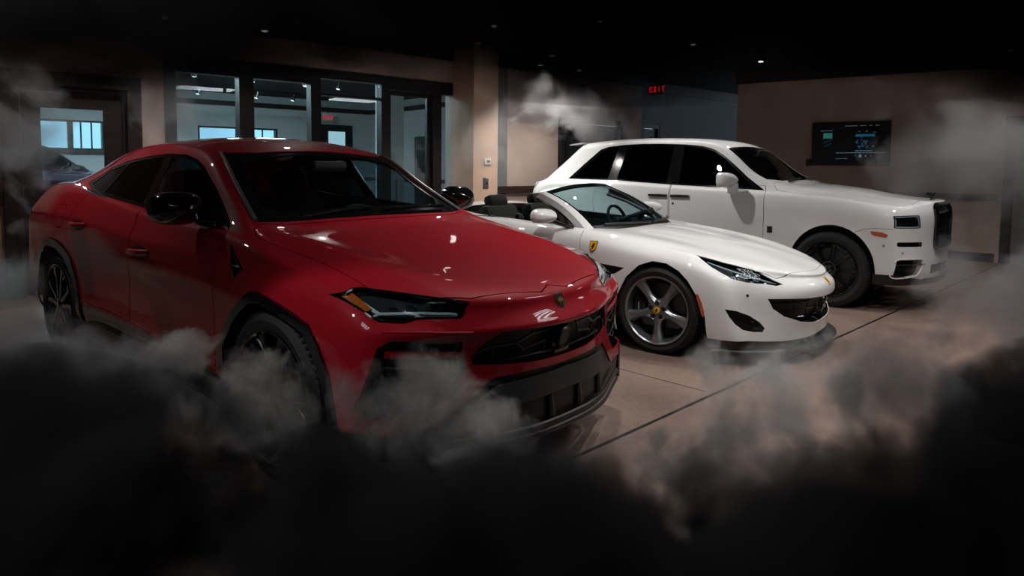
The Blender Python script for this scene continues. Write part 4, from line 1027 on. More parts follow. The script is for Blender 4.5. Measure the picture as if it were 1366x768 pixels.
    b = MB().prism(shield(.066, .078), -.004, .004, 'y').build('nose_badge', 'gold', rt, M); MB().prism(shield(.056, .067), .003, .006, 'y').build('badge_field', 'badge_black', b)
    MB().prism([(q[0] * .05, q[1] * .05 + .002) for q in BULL], .005, .008, 'y').build('badge_bull', 'gold', b)
    # tail
    tl = [(0, 1.03), (.45, 1.035), (.80, 1.06), (.80, .985), (.45, .965), (0, .96)]; tp = tl + [(-y, z) for y, z in reversed(tl[1:-1])]
    C.cut(tp, 'x', -5, -3.7, False); C.put(C.get(tp, 'x', -5, -3.7, False), 'tail_lamp', 'tail_red', (.01, 0, 0))
    # ---- the remaining painted shell
    C.put(C.shell, 'body', ['red_paint', 'cabin'])
    # windscreen side strips, wipers
    for sg in (1, -1):
        L = []
        for x, y in dens([(-.545, .742), (-.9, .668), (-1.16, .612), (-1.205, .600)], .05):
            p, n = C.S.hit(x, y, 'z', sg); L.append(p + n * .004)
        MB().tube(L, .011, 6).build('windscreen_trim', 'silver', rt)
        # slim strip under the side glass
    for (a, b) in (((-.50, .50), (-.53, .02)), ((-.50, -.05), (-.56, -.60))):
        L = C.S.line(dens([a, b], .06), 'z', .014); MB().tube(L, .008, 6, flat=1.4).build('wiper', 'gloss_black', rt)
    # mirrors
    for s in (-1, 1): mirror_pod(rt, C.S, s, (-.79, 1.02, 1.212), (.18, .27, .175), (-.74, .86, 1.12), 'gloss_black', 'gloss_black')
    # ---- cabin
    mb = MB(); mb.box((-3.2, -.86, .30), (.5, .86, .34)); mb.box((-.6, -.80, .34), (-.45, .80, 1.05)); mb.build('floor_pan', 'under', rt)
    wheelhouse(rt, (0, -3.003), .46)
    d = MB(); d.prism([(-.50, 1.075), (-.62, 1.085), (-.95, 1.075), (-1.06, 1.02), (-1.06, .80), (-.5, .80)], -.76, .76, 'y', bev=.0); d.build('dashboard', 'cabin', rt)
    MB().prism([(-1.04, 1.07), (-.86, 1.12), (-.86, 1.06)], .20, .56, 'y').build('instrument_hood', 'cabin', rt)
    seat(rt, -1.62, .37, m2='cabin_tan'); seat(rt, -1.62, -.37, m2='cabin_tan')
    seat(rt, -2.50, .40, .60, .62, name='rear_seat', m2='cabin_tan'); seat(rt, -2.50, -.40, .60, .62, name='rear_seat', m2='cabin_tan')
    steering(rt, -1.13, .37, .99)
    MB().box((-.99, -.12, 1.40), (-.95, .12, 1.47), 0, .02).build('rear_view_mirror', 'cabin', rt)
    for x in (0, -3.003):
        for s in (-1, 1): wheel(rt, x, s, .394, .285, .306, 'urus', .985)
    return C

def ferrari_surface():
    ys = [0, .20, .38, .55, .70, .82]
    FX = [[(0, .98), (.2, .975), (.38, .94), (.55, .87), (.70, .775), (.82, .66)], [(0, .985), (.2, .98), (.38, .94), (.55, .865), (.70, .765), (.82, .645)],
          [(0, 1.01), (.2, 1.003), (.38, .96), (.55, .865), (.70, .745), (.82, .615)], [(0, 1.045), (.2, 1.03), (.38, .97), (.55, .87), (.70, .735), (.82, .59)],
          [(0, 1.03), (.2, 1.015), (.38, .95), (.55, .835), (.70, .69), (.82, .53)], [(0, .975), (.2, .952), (.38, .875), (.55, .755), (.70, .60), (.82, .41)],
          [(0, .905), (.2, .88), (.38, .80), (.55, .67), (.70, .475), (.82, .29)]]
    FZ = [[(0, .13), (.82, .13)], [(0, .24), (.82, .24)], [(0, .36), (.82, .37)], [(0, .475), (.82, .51)], [(0, .555), (.55, .575), (.82, .635)], [(0, .612), (.38, .63), (.82, .715)], [(0, .66), (.38, .685), (.55, .715), (.82, .785)]]
    FC = [(.52, .90, .13), (.50, .92, .24), (.47, .93, .38), (.44, .935, .53), (.38, .925, .655), (.27, .905, .735), (.16, .862, .798)]
    F = [[(f1(FX[j], y), y, f1(FZ[j], y)) for y in ys] + [FC[j]] for j in range(7)]
    xs = [-.02, -.38, -.74, -1.15, -1.6, -2.05, -2.42, -2.74, -3.06, -3.3]
    SY = [[(0, .90), (-.4, .90), (-.8, .885), (-2, .885), (-2.7, .91), (-3.3, .86)], [(0, .935), (-.4, .93), (-.8, .912), (-2, .912), (-2.7, .95), (-3.3, .88)],
          [(0, .95), (-.4, .935), (-.8, .902), (-1.9, .905), (-2.7, .965), (-3.3, .9)], [(0, .957), (-.4, .94), (-.8, .902), (-1.9, .912), (-2.7, .969), (-3.3, .905)],
          [(0, .952), (-.4, .94), (-.8, .912), (-1.9, .927), (-2.7, .965), (-3.3, .90)], [(0, .922), (-.4, .925), (-.8, .915), (-1.9, .925), (-2.7, .945), (-3.3, .88)],
          [(0, .855), (-.4, .865), (-.8, .868), (-1.9, .872), (-2.7, .89), (-3.3, .82)]]
    SZ = [[(0, .13), (-3.3, .17)], [(0, .24), (-3.3, .27)], [(0, .40), (-3.3, .42)], [(0, .56), (-3.3, .56)], [(0, .68), (-2, .70), (-3.3, .70)], [(0, .762), (-.4, .79), (-.8, .81), (-1.9, .85), (-2.6, .89), (-3.3, .85)],
          [(0, .815), (-.4, .855), (-.8, .893), (-1.3, .915), (-1.9, .94), (-2.5, .975), (-3.3, .92)]]
    S = [[None] + [(x, f1(SY[j], x), f1(SZ[j], x)) for x in xs] + [None] for j in range(7)]
    BX = [-3.42, -3.46, -3.50, -3.54, -3.56, -3.56, -3.50]; BZ = [.18, .30, .44, .58, .72, .85, .94]
    B = [[(BX[j] + .12 * (y / .82) ** 2, y, BZ[j]) for y in ys] + [(-3.40, .82 if j < 6 else .76, BZ[j])] for j in range(7)]
    L5 = [(.0, .80, .832), (-.36, .805, .880), (-.74, .805, .922), (-1.15, .81, .937), (-1.6, .81, .962), (-2.05, .81, .985), (-2.42, .81, 1.012), (-2.74, .81, 1.012), (-3.06, .78, .985), (-3.3, .75, .95)]
    L4 = [(.07, .70, .842), (-.33, .70, .892), (-.72, .71, .928), (-1.15, .72, .942), (-1.6, .72, .967), (-2.05, .72, .993), (-2.42, .71, 1.03), (-2.74, .71, 1.032), (-3.06, .69, 1.0), (-3.3, .67, .962)]
    L3 = [(.17, .55, .823), (-.28, .55, .888), (-.64, .55, .922), (-1.15, .55, .945), (-1.6, .55, .970), (-2.05, .55, 1.0), (-2.42, .55, 1.045), (-2.74, .55, 1.045), (-3.06, .55, 1.01), (-3.32, .55, .967)]
    L2 = [(.27, .38, .812), (-.2, .38, .885), (-.57, .38, .923), (-1.15, .38, .946), (-1.6, .38, .972), (-2.05, .38, 1.003), (-2.42, .38, 1.05), (-2.74, .38, 1.052), (-3.08, .38, 1.013), (-3.36, .38, .968)]
    L1 = [(.33, .20, .812), (-.14, .20, .888), (-.51, .20, .926), (-1.15, .20, .947), (-1.6, .20, .973), (-2.05, .20, 1.005), (-2.42, .20, 1.053), (-2.74, .20, 1.055), (-3.08, .20, 1.015), (-3.38, .20, .97)]
    L0 = [(.35, 0, .812), (-.12, 0, .889), (-.49, 0, .927), (-1.15, 0, .948), (-1.6, 0, .974), (-2.05, 0, 1.006), (-2.42, 0, 1.054), (-2.74, 0, 1.056), (-3.08, 0, 1.016), (-3.39, 0, .97)]
    T = [None] + [[L0[i], L1[i], L2[i], L3[i], L4[i], L5[i]] for i in range(10)] + [None]
    cre = [('Fj', 3, 0, 5, .35), ('Sj', 4, 0, 10, .2), ('Tk', 5, 2, 9, .3), ('Sj', 1, 2, 7, .3)]
    return body_cage(F, S, B, T, cre, level=3)
def rolls_surface():
    ys = [0, .20, .37, .55, .70, .83]
    X0 = [(0, .885), (.2, .882), (.37, .868), (.55, .82), (.70, .765), (.83, .69)]
    X6 = [(0, .835), (.2, .83), (.37, .815), (.55, .765), (.70, .705), (.83, .62)]
    sh = [.0, .02, .015, .0, .0, -.005]
    FX = [[(y, x + sh[j]) for y, x in X0] for j in range(6)] + [X6]
    FZ = [[(0, .27), (.83, .29)], [(0, .385), (.83, .40)], [(0, .52), (.83, .54)], [(0, .68), (.83, .69)], [(0, .84), (.83, .84)], [(0, 1.02), (.83, .99)], [(0, 1.125), (.37, 1.125), (.55, 1.105), (.83, 1.075)]]
    FC = [(.56, .93, .29), (.57, .95, .40), (.57, .955, .55), (.565, .955, .70), (.56, .955, .84), (.545, .945, .985), (.49, .91, 1.065)]
    F = [[(f1(FX[j], y), y, f1(FZ[j], y)) for y in ys] + [FC[j]] for j in range(7)]
    xs = [.28, -.04, -.42, -.8, -1.3, -1.87, -2.4, -2.9, -3.35, -3.75, -4.0]
    SY = [[(.28, .95), (-.4, .945), (-3.3, .95), (-4.0, .90)], [(.28, .975), (-.4, .975), (-3.3, .98), (-4.0, .92)], [(.28, .985), (0, .99), (-.42, .985), (-.9, .982), (-3.3, .992), (-4.0, .925)],
          [(.28, .987), (0, .995), (-.42, .988), (-.9, .985), (-3.3, .998), (-4, .93)], [(.28, .987), (-.42, .988), (-.9, .988), (-3.3, .995), (-4, .925)], [(.28, .975), (-.42, .982), (-.9, .985), (-3.0, .99), (-4, .91)],
          [(.28, .93), (-.42, .94), (-.9, .95), (-2.9, .955), (-3.4, .935), (-4.0, .855)]]
    SZ = [[(.28, .29), (-4, .33)], [(.28, .42), (-4, .44)], [(.28, .56), (-4, .58)], [(.28, .72), (-4, .74)], [(.28, .86), (-4, .90)], [(.28, 1.01), (-.42, 1.04), (-4, 1.08)],
          [(.28, 1.10), (-.04, 1.132), (-.42, 1.155), (-.8, 1.168), (-1.87, 1.198), (-2.9, 1.225), (-3.75, 1.215), (-4.0, 1.18)]]
    S = [[None] + [(x, f1(SY[j], x), f1(SZ[j], x)) for x in xs] + [None] for j in range(7)]
    BX = [-4.22, -4.25, -4.27, -4.28, -4.27, -4.24, -4.17]; BZ = [.34, .46, .62, .80, .95, 1.10, 1.22]
    B = [[(BX[j] + .13 * (y / .83) ** 2, y, BZ[j]) for y in ys] + [(-4.06, .86 if j < 6 else .79, BZ[j])] for j in range(7)]
    L5 = [(.29, .865, 1.122), (-.03, .872, 1.165), (-.42, .882, 1.188), (-.80, .905, 1.205), (-1.3, .915, 1.225), (-1.87, .918, 1.245), (-2.4, .915, 1.268), (-2.9, .90, 1.285), (-3.35, .875, 1.292), (-3.72, .83, 1.29), (-3.98, .78, 1.25)]
    L4 = [(.31, .73, 1.142), (-.02, .74, 1.19), (-.46, .80, 1.228), (-.92, .80, 1.395), (-1.33, .71, 1.685), (-1.87, .70, 1.762), (-2.4, .695, 1.775), (-2.9, .685, 1.755), (-3.36, .675, 1.675), (-3.70, .70, 1.46), (-3.96, .71, 1.28)]
    L3 = [(.33, .58, 1.155), (.0, .60, 1.21), (-.52, .71, 1.265), (-.92, .68, 1.432), (-1.30, .63, 1.718), (-1.87, .61, 1.80), (-2.4, .60, 1.812), (-2.9, .59, 1.80), (-3.42, .58, 1.745), (-3.76, .60, 1.475), (-4.03, .60, 1.285)]
    L2 = [(.36, .37, 1.168), (.03, .38, 1.23), (-.48, .42, 1.280), (-.895, .42, 1.44), (-1.28, .40, 1.735), (-1.87, .40, 1.828), (-2.4, .40, 1.842), (-2.9, .40, 1.835), (-3.47, .40, 1.782), (-3.80, .40, 1.48), (-4.09, .40, 1.285)]
    L1 = [(.37, .20, 1.172), (.03, .20, 1.238), (-.46, .20, 1.286), (-.885, .20, 1.443), (-1.27, .20, 1.743), (-1.87, .20, 1.834), (-2.4, .20, 1.848), (-2.9, .20, 1.842), (-3.50, .20, 1.79), (-3.82, .20, 1.482), (-4.11, .20, 1.285)]
    L0 = [(.37, 0, 1.173), (.03, 0, 1.24), (-.455, 0, 1.288), (-.88, 0, 1.445), (-1.267, 0, 1.746), (-1.87, 0, 1.835), (-2.4, 0, 1.849), (-2.9, 0, 1.844), (-3.51, 0, 1.792), (-3.82, 0, 1.483), (-4.12, 0, 1.285)]
    T = [None] + [[L0[i], L1[i], L2[i], L3[i], L4[i], L5[i]] for i in range(11)] + [None]
    cre = [('Tk', 6, 1, 11, .2), ('Tk', 5, 3, 9, .5), ('Tk', 4, 3, 9, .45), ('Ti', 3, 0, 4, .6), ('Fj', 6, 0, 6, .6), ('Si', 0, 3, 6, .0), ('Ti', 9, 0, 4, .5), ('Tk', 2, 0, 3, .5), ('Sj', 6, 0, 1, .4), ('Fj', 1, 0, 6, .3)]
    return body_cage(F, S, B, T, cre, level=3)

def sym(h):
    """half outline (y >= 0) to a full one"""
    return h + [(-y, z) for y, z in reversed(h) if abs(y) > 1e-6]
def symx(h):
    return h + [(x, -y) for x, y in reversed(h) if abs(y) > 1e-6]
def ferrari_body(C, paint, full=True):
    rt = C.root
    A = [(-.36, .02), (-.362, .227), (-.345, .42), (-.262, .580), (-.15, .685), (-.038, .728), (.08, .720), (.187, .671), (.26, .605), (.315, .524), (.365, .44), (.396, .348), (.41, .2), (.415, .02)]
    Ar = [(-2.67 + x * (1.03 if x > 0 else .98), z + .005) for x, z in A]
    for P_ in (A, Ar): C.cut(P_, 'y', .5, 1.3)
    hd = symx([(.928, 0), (.924, .10), (.908, .22), (.88, .32), (.84, .44), (.785, .545), (.66, .648), (.45, .72), (.2, .705), (-.2, .72), (-.48, .745), (-.60, .715), (-.55, .5), (-.49, .25), (-.47, 0)])
    C.cut(hd, 'z', .45, 1.4, False); h_ = C.get(inset(hd, .003), 'z', .40, 1.5, False); C.put(h_, 'hood', [paint, 'under'])
    cab = symx([(-.60, 0), (-.62, .25), (-.67, .5), (-.76, .66), (-.90, .705), (-1.4, .725), (-2.05, .72), (-2.28, .67), (-2.36, .4), (-2.38, 0)])
    C.cut(rnd(cab, .04, 3), 'z', .7, 1.4, False)
    dr = [(-.735, .96), (-.727, .881), (-.714, .78), (-.70, .62), (-.71, .40), (-.76, .245), (-1.85, .255), (-1.99, .40), (-2.06, .60), (-2.03, .80), (-1.98, .98)]
    C.cut(inset(dr, -.003), 'y', .4, 1.3)
    dm = trim(C.get(inset(dr, .003), 'y', .4, 1.3), rnd(cab, .04, 3), 'z', .7, 1.4, False, False)
    vt = [(-.275, .652), (-.56, .668), (-.85, .674), (-1.22, .655), (-.95, .60), (-.70, .566), (-.52, .556), (-.36, .598)]
    dm2 = trim(dm, vt, 'y', .4, 1.3, True, False); C.cut(vt, 'y', .4, 1.3)
    ds = C.put(dm2, 'door', [paint, 'cabin'], split=True)
    C.put(C.get(inset(vt, -.004), 'y', .4, 1.3), 'side_vent', 'satin_black', (0, -.035, 0), split=True)
    for d, sg in zip(ds, (1, -1)):
        p, n = C.S.hit(-1.78, .80, 'y', sg); M = frame_at(p, n)
        MB().tube([(-.10, 0, 0), (-.07, .02, 0), (.07, .02, 0), (.10, 0, 0)], .012, 8, flat=.9).build('door_handle', paint, d, M)
    # lamps
    hl = [(.262, .822), (.35, .795), (.455, .758), (.57, .70), (.680, .630), (.775, .575), (.835, .530), (.80, .59), (.756, .636), (.69, .70), (.632, .747), (.537, .812), (.47, .835), (.40, .845), (.32, .84)]
    C.cut(hl, 'z', .35, 1.3)
    hs = C.put(C.get(hl, 'z', .35, 1.3), 'headlamp', 'lamp_dark', (-.02, -.02, -.035), split=True)
    ln = thicken(C.get(inset(hl, .003), 'z', .35, 1.3), .003)
    for h, sg in zip(hs, (-1, 1)):
        me = side_of(ln, sg); finish(me, 38); link('lens', me, ['lens', 'lens'], h)
        L = [C.S.hit(x, y, 'z', -sg) for x, y in [(.36, .818), (.45, .79), (.55, .745), (.65, .69), (.74, .62), (.80, .56)]]
        MB().tube([p - n * .022 for p, n in L], [.004, .006, .007, .008, .007, .003], 8).build('daytime_light', 'drl', h)
        for x, y in ((.56, .765), (.66, .70), (.73, .645)):
            p, n = C.S.hit(x, y, 'z', -sg); k = MB(); k.lathe([(.010, .0), (.028, .004), (.03, -.01), (.02, -.03)], 20, axis='y'); k.build('lamp_projector', 'chrome', h, frame_at(p - n * .026, n))
    gr = sym([(0, .475), (.14, .474), (.378, .480), (.56, .488), (.672, .492), (.640, .416), (.562, .355), (.40, .298), (.2, .268), (0, .260)])
    C.cut(gr, 'x', .3, 1.3, False); g = C.put(C.get(inset(gr, -.01), 'x', .3, 1.3, False), 'grille', 'mesh_black', (-.10, 0, 0))[0]
    for P_ in ([(-.62, .40), (-.3, .39), (0, .386), (.3, .39), (.62, .40)], [(-.54, .335), (-.3, .325), (0, .32), (.3, .325), (.54, .335)], [(-.64, .455), (0, .445), (.64, .455)]):
        MB().tube(C.S.line(dens(P_, .05), 'x', -.035), .008, 6, flat=.6).build('grille_slat', 'gloss_black', g)
    for y in (-.45, -.3, -.15, .15, .3, .45):
        MB().tube(C.S.line([(y, .47), (y, .29)], 'x', -.05), .004, 4).build('grille_post', 'satin_black', g)
    if full:
        p, n = C.S.hit(0, .375, 'x'); M = frame_at(p - n * .022, n)
        MB().prism([(-q[0] * .115, q[1] * .13) for q in HORSE], 0, .008, 'y').build('prancing_horse', 'chrome', g, M)
    pod = [(.905, .420), (.84, .405), (.77, .37), (.72, .32), (.695, .275), (.71, .248), (.76, .250), (.823, .268), (.868, .312), (.89, .36)]
    C.cut(pod, 'x', .35, 1.3); C.put(C.get(inset(pod, -.008), 'x', .35, 1.3), 'side_intake', 'mesh_black', (-.05, -.03, 0), split=True)
    mk = [(.325, .515), (.345, .51), (.372, .45), (.392, .375), (.385, .345), (.372, .36), (.350, .43)]
    C.cut(mk, 'y', .6, 1.3); C.put(C.get(mk, 'y', .6, 1.3), 'side_marker', 'marker_orange', (0, .004, 0), split=True)
    lw = sym([(0, .168), (.557, .170), (.795, .186), (.93, .190), (1.0, .185), (1.0, .02), (0, .02)])
    C.cut(lw, 'x', .42, 1.3, False); C.put(C.get(lw, 'x', .42, 1.3, False), 'front_valance', 'satin_black', (-.01, 0, 0))
    # splitter board following the nose in plan
    pts = [(f1([(0, 1.06), (.3, 1.035), (.5, .96), (.7, .82), (.85, .66), (.93, .48)], y), y) for y in [0, .15, .3, .4, .5, .6, .7, .78, .85, .9]]
    bd = symx(pts + [(.45, .93), (.45, .6), (.70, .5), (.80, 0)])
    MB().prism(bd, .095, .118, 'z', bev=.006).build('front_splitter', 'grey_plate', rt)
    sl = [(-.37, .175), (-2.3, .20), (-2.3, .05), (-.37, .05)]
    C.cut(sl, 'y', .5, 1.3); C.put(C.get(inset(sl, .002), 'y', .5, 1.3), 'sill', 'satin_black', split=True)
    for sg in (1, -1):
        p, n = C.S.hit(.60, .80, 'b', sg)
        MB().lathe([(0, .012), (.05, .012), (.065, .004), (.066, -.02)], 28).build('tail_lamp', 'tail_red', rt, frame_at(p, n))
        p, n = C.S.hit(.768, .515, 'x', sg); MB().lathe([(0, .001), (.008, .001), (.011, .003), (.012, -.002)], 16).build('parking_sensor', 'grey_plate', rt, frame_at(p, n))
    C.put(C.shell, 'body', [paint, 'cabin'])
    if full:      # yellow shield on the right and left wing
        for sg in (1, -1):
            p, n = C.S.hit(-.582, .800, 'y', sg); M = frame_at(p, n)
            b = MB().prism(shield(.072, .092), -.004, .003, 'y').build('wing_shield', 'badge_black', rt, M)
            MB().prism(shield(.064, .083), .002, .0045, 'y').build('shield_field', 'yellow', b)
            MB().prism([(q[0] * .056 * -sg, q[1] * .06 - .003) for q in HORSE], .004, .006, 'y').build('prancing_horse', 'badge_black', b)
        p, n = C.S.hit(0, .575, 'x'); M = frame_at(p, n)
        b = MB().prism(rnd([(-.026, -.036), (.026, -.036), (.026, .036), (-.026, .036)], .006), -.003, .003, 'y').build('nose_badge', 'yellow', rt, M)
        MB().prism([(-q[0] * .04, q[1] * .05) for q in HORSE], .003, .005, 'y').build('prancing_horse', 'badge_black', b)
def ferrari_windscreen(C, paint, roof=False):
    rt = C.root
    base = [(-.50, 0, .915), (-.515, .25, .918), (-.57, .50, .918), (-.66, .68, .915), (-.74, .775, .915)]
    top = [(-1.165, 0, 1.292), (-1.185, .22, 1.285), (-1.225, .42, 1.262), (-1.285, .56, 1.225), (-1.325, .628, 1.200)]
    def P(u, v):      # u -1..1 across, v 0 base .. 1 header
        a = abs(u) * 4; b = pchip([(i, q) for i, q in enumerate(base)], a); t = pchip([(i, q) for i, q in enumerate(top)], a)
        p = b * (1 - v) + t * v; bul = .035 * 4 * v * (1 - v)
        return Vector((p[0] + bul * .5, -p[1] * (1 if u > 0 else -1) * 1.0, p[2] + bul))
    def patch(u0, u1, v0, v1, nu, nv, th, dn, name, m):
        mb = MB(); F = lambda o: [P(u0 + (u1 - u0) * i / nu, v0 + (v1 - v0) * j / nv) for i in range(nu + 1) for j in range(nv + 1)]
        top_ = F(0); N = Vector((.5, 0, .85)).normalized(); a = [p + N * dn for p in top_]; b = [p + N * (dn - th) for p in top_]
        n = len(a); w = nv + 1; fs = []
        for i in range(nu):
            for j in range(nv):
                q = (i * w + j, (i + 1) * w + j, (i + 1) * w + j + 1, i * w + j + 1); fs += [q, tuple(n + x for x in reversed(q))]
        br = [i * w for i in range(nu + 1)] + [nu * w + j for j in range(1, nv + 1)] + [i * w + nv for i in range(nu - 1, -1, -1)] + [j for j in range(nv - 1, 0, -1)]
        for k in range(len(br)): x, y = br[k], br[(k + 1) % len(br)]; fs.append((x, n + x, n + y, y))
        mb.add(a + b, fs); return mb.build(name, m, rt, ang=40)
    ws = patch(-.86, .86, .035, .955, 36, 14, .006, 0, 'windscreen', 'windscreen_teal')
    patch(-.865, -.80, .02, .97, 4, 14, .012, .003, 'windscreen_surround', 'gloss_black'); patch(.80, .865, .02, .97, 4, 14, .012, .003, 'windscreen_surround', 'gloss_black')
    patch(-.87, .87, .93, 1.0, 36, 3, .02, .004, 'header_rail', 'gloss_black')
    patch(-.87, .87, -.03, .06, 36, 3, .012, .003, 'cowl_strip', 'satin_black')
    for sg in (-1, 1):      # painted pillars
        mb = MB()
        for k in range(17):
            v = -.10 + 1.10 * k / 16; vv = max(v, 0)
            o = P(sg * .865, vv); e = P(sg * 1.0, vv); 
            if v < 0: o += Vector((.06, 0, -.03)) * (-v * 8); e += Vector((.05, sg * -.02, -.04)) * (-v * 8)
            out = Vector((0, -sg, 0)); wv = .022 + .03 * (1 - vv)
            ring = [o + Vector((.004, 0, .008)), o.lerp(e, .5) + Vector((.008, 0, .014)), e + Vector((-.005, 0, .006)) + out * .012, e + Vector((-.05, 0, -.03)) + out * .012, e + Vector((-.06, 0, -.035)), o + Vector((-.02, 0, -.035))]
            mb.v += [tuple(q) for q in ring]
        for k in range(16):
            for j in range(6): mb.f.append((k * 6 + j, k * 6 + (j + 1) % 6, (k + 1) * 6 + (j + 1) % 6, (k + 1) * 6 + j)); mb.m.append(0)
        mb.f.append(tuple(range(6))); mb.m.append(0); mb.f.append(tuple(16 * 6 + j for j in range(6))); mb.m.append(0)
        mb.build('windscreen_pillar', paint, rt, ang=50)
        # quarter glass seal
        MB().tube([P(sg * 1.0, v) + Vector((-.065, -sg * .004, -.035)) for v in (0, .3, .6, .95)], .009, 6).build('pillar_seal', 'gloss_black', rt)
    for a, b in (((-.475, .52), (-.53, .02)), ((-.475, -.02), (-.55, -.60))):
        L = []
        for x, y in dens([a, b], .06): 
            u = y / .78; p = P(max(-1, min(1, u)), .035 + .03 * abs(y)); L.append(p + Vector((.01, 0, .022)))
        MB().tube(L, .008, 6, flat=1.3).build('wiper', 'satin_black', rt)
    return P
def ferrari_inside(C, paint):
    rt = C.root
    mb = MB(); mb.box((-2.45, -.84, .16), (.4, .84, .20)); mb.box((-.5, -.76, .2), (-.4, .76, .85)); mb.build('floor_pan', 'under', rt)
    wheelhouse(rt, (0, -2.67), .385, .48, .90)
    MB().prism([(-.58, .90), (-.72, .925), (-.98, .905), (-1.04, .84), (-1.0, .60), (-.58, .60)], -.70, .70, 'y').build('dashboard', 'cabin', rt)
    MB().prism([(-1.0, .90), (-.84, .965), (-.80, .90)], .20, .54, 'y').build('instrument_hood', 'cabin', rt)
    for s in (1, -1):
        mb = MB(); mb.box((-2.40, -.76, .2), (-.62, -.735, .90), 0, .01)
        if s < 0: mb.v = [(v[0], -v[1], v[2]) for v in mb.v]
        mb.build('door_card', 'cabin', rt)
    mb = MB(); mb.box((-2.46, -.74, .2), (-2.38, .74, .97), 0, .02); mb.box((-2.40, -.72, .2), (-2.05, .72, .80), 0, .04); mb.box((-2.0, -.09, .3), (-.9, .09, .62), 0, .03); mb.build('rear_bulkhead', 'cabin', rt)
    seat(rt, -1.66, .36, .50, .56, hh=.11); seat(rt, -1.66, -.36, .50, .56, hh=.11)
    steering(rt, -1.06, .36, .90, rr=.175)
def build_ferrari():
    rt = empty('convertible', (1.6965, 5.9970, 0), R(-37.75), 'white open-top sports car with silver five-spoke wheels and a yellow shield on its wing', 'car')
    C = Car(rt, ferrari_surface(), 'white_paint')
    ferrari_body(C, 'white_paint'); ferrari_windscreen(C, 'white_paint'); ferrari_inside(C, 'white_paint')
    for s in (-1, 1): mirror_pod(rt, C.S, s, (-.98, 1.01, 1.03), (.17, .27, .125), (-.86, .80, .93), 'white_paint', 'gloss_black')
    for x in (0, -2.67):
        for s in (-1, 1): wheel(rt, x, s, .342, .245, .268, 'ferrari', .935)
    return C
def build_rolls():
    rt = empty('luxury_suv', (3.9650, 7.9096, 0), R(-40.58), 'tall white luxury sport utility vehicle with an upright black grille and black wheels, farthest back', 'car')
    C = Car(rt, rolls_surface(), 'white_paint'); p_ = 'white_paint'
    DLO = [(-3.46, 1.293), (-2.67, 1.284), (-1.868, 1.247), (-1.243, 1.228), (-.72, 1.209), (-.83, 1.28), (-.94, 1.352), (-1.06, 1.448), (-1.156, 1.521), (-1.28, 1.61), (-1.39, 1.672), (-1.47, 1.700), (-1.58, 1.724), (-1.80, 1.745), (-2.105, 1.758), (-2.40, 1.760), (-2.687, 1.750), (-2.92, 1.728), (-3.04, 1.69), (-3.26, 1.492)]
    gF = [(-1.77, 1.262), (-1.24, 1.245), (-.86, 1.235), (-1.0, 1.36), (-1.25, 1.565), (-1.40, 1.655), (-1.55, 1.695), (-1.80, 1.722)]
    gR = [(-2.66, 1.302), (-1.94, 1.27), (-1.94, 1.732), (-2.3, 1.742), (-2.60, 1.737)]
    gQ = [(-3.36, 1.312), (-2.80, 1.305), (-2.75, 1.722), (-2.90, 1.705), (-3.02, 1.66), (-3.20, 1.48)]
    C.cut(DLO, 'y', .3, 1.3); C.put(C.get(DLO, 'y', .3, 1.3, minus=[gF, gR, gQ]), 'window_frame', 'gloss_black', (0, -.004, 0), split=True)
    for g in (gF, gR, gQ): C.put(C.get(inset(g, -.004), 'y', .3, 1.3), 'side_window', 'tinted_glass', (0, -.009, 0), split=True)
    ws = symx([(-.585, 0), (-.60, .3), (-.64, .55), (-.745, .765), (-.85, .755), (-1.24, .668), (-1.262, .655), (-1.25, .40), (-1.24, 0)])
    wi = symx([(-.635, 0), (-.65, .3), (-.70, .54), (-.80, .68), (-.90, .67), (-1.20, .605), (-1.205, .40), (-1.195, 0)])
    C.cut(ws, 'z', 1.15, 2, False); C.put(C.get(ws, 'z', 1.15, 2, False, minus=wi), 'windscreen_surround', 'gloss_black', (0, 0, -.004)); C.put(C.get(wi, 'z', 1.15, 2, False), 'windscreen', 'windscreen', (0, 0, -.006))
    rw = symx([(-3.58, 0), (-3.56, .5), (-3.98, .56), (-4.02, 0)]); C.cut(rw, 'z', 1.2, 2, False); C.put(C.get(rw, 'z', 1.2, 2, False), 'rear_window', 'tinted_glass', (0, 0, -.006))
    hd = symx([(.70, 0), (.70, .25), (.71, .5), (.70, .66), (.60, .80), (.2, .865), (-.3, .878), (-.60, .872), (-.66, .80), (-.60, .6), (-.56, .3), (-.55, 0)])
    C.cut(hd, 'z', .95, 2, False); C.put(C.get(inset(hd, .005), 'z', .95, 2, False), 'hood', [p_, 'under'])
    dF = [(-.725, 1.26), (-.705, 1.20), (-.69, .95), (-.69, .40), (-1.84, .41), (-1.848, .90), (-1.860, 1.30)]
    dR = [(-1.872, 1.30), (-1.862, .90), (-1.852, .41), (-2.72, .42), (-2.80, .58), (-2.93, .82), (-2.97, 1.0), (-2.94, 1.33)]
    C.cut([inset(dF, -.003), inset(dR, -.003)], 'y', .6, 1.3)
    for q in (dF, dR):
        ds = C.put(C.get(inset(q, .003), 'y', .6, 1.3, minus=DLO), 'door', [p_, 'cabin'], split=True)
        for d, sg in zip(ds, (1, -1)):
            a, b = (-1.83, -1.59) if q is dF else (-2.13, -1.88)
            L = C.S.line([(a, 1.108), ((a + b) / 2, 1.109), (b, 1.110)], 'y', .018, sg); MB().tube(L, [.018, .022, .018], 8, flat=.9, up=(0, 0, 1)).build('door_handle', 'gloss_black', d)
            if q is dF:
                p, n = C.S.hit(-1.80, 1.02, 'y', sg); MB().lathe([(0, .002), (.014, .002), (.016, -.003)], 16).build('door_lock', 'badge_black', d, frame_at(p, n))
    r = .468
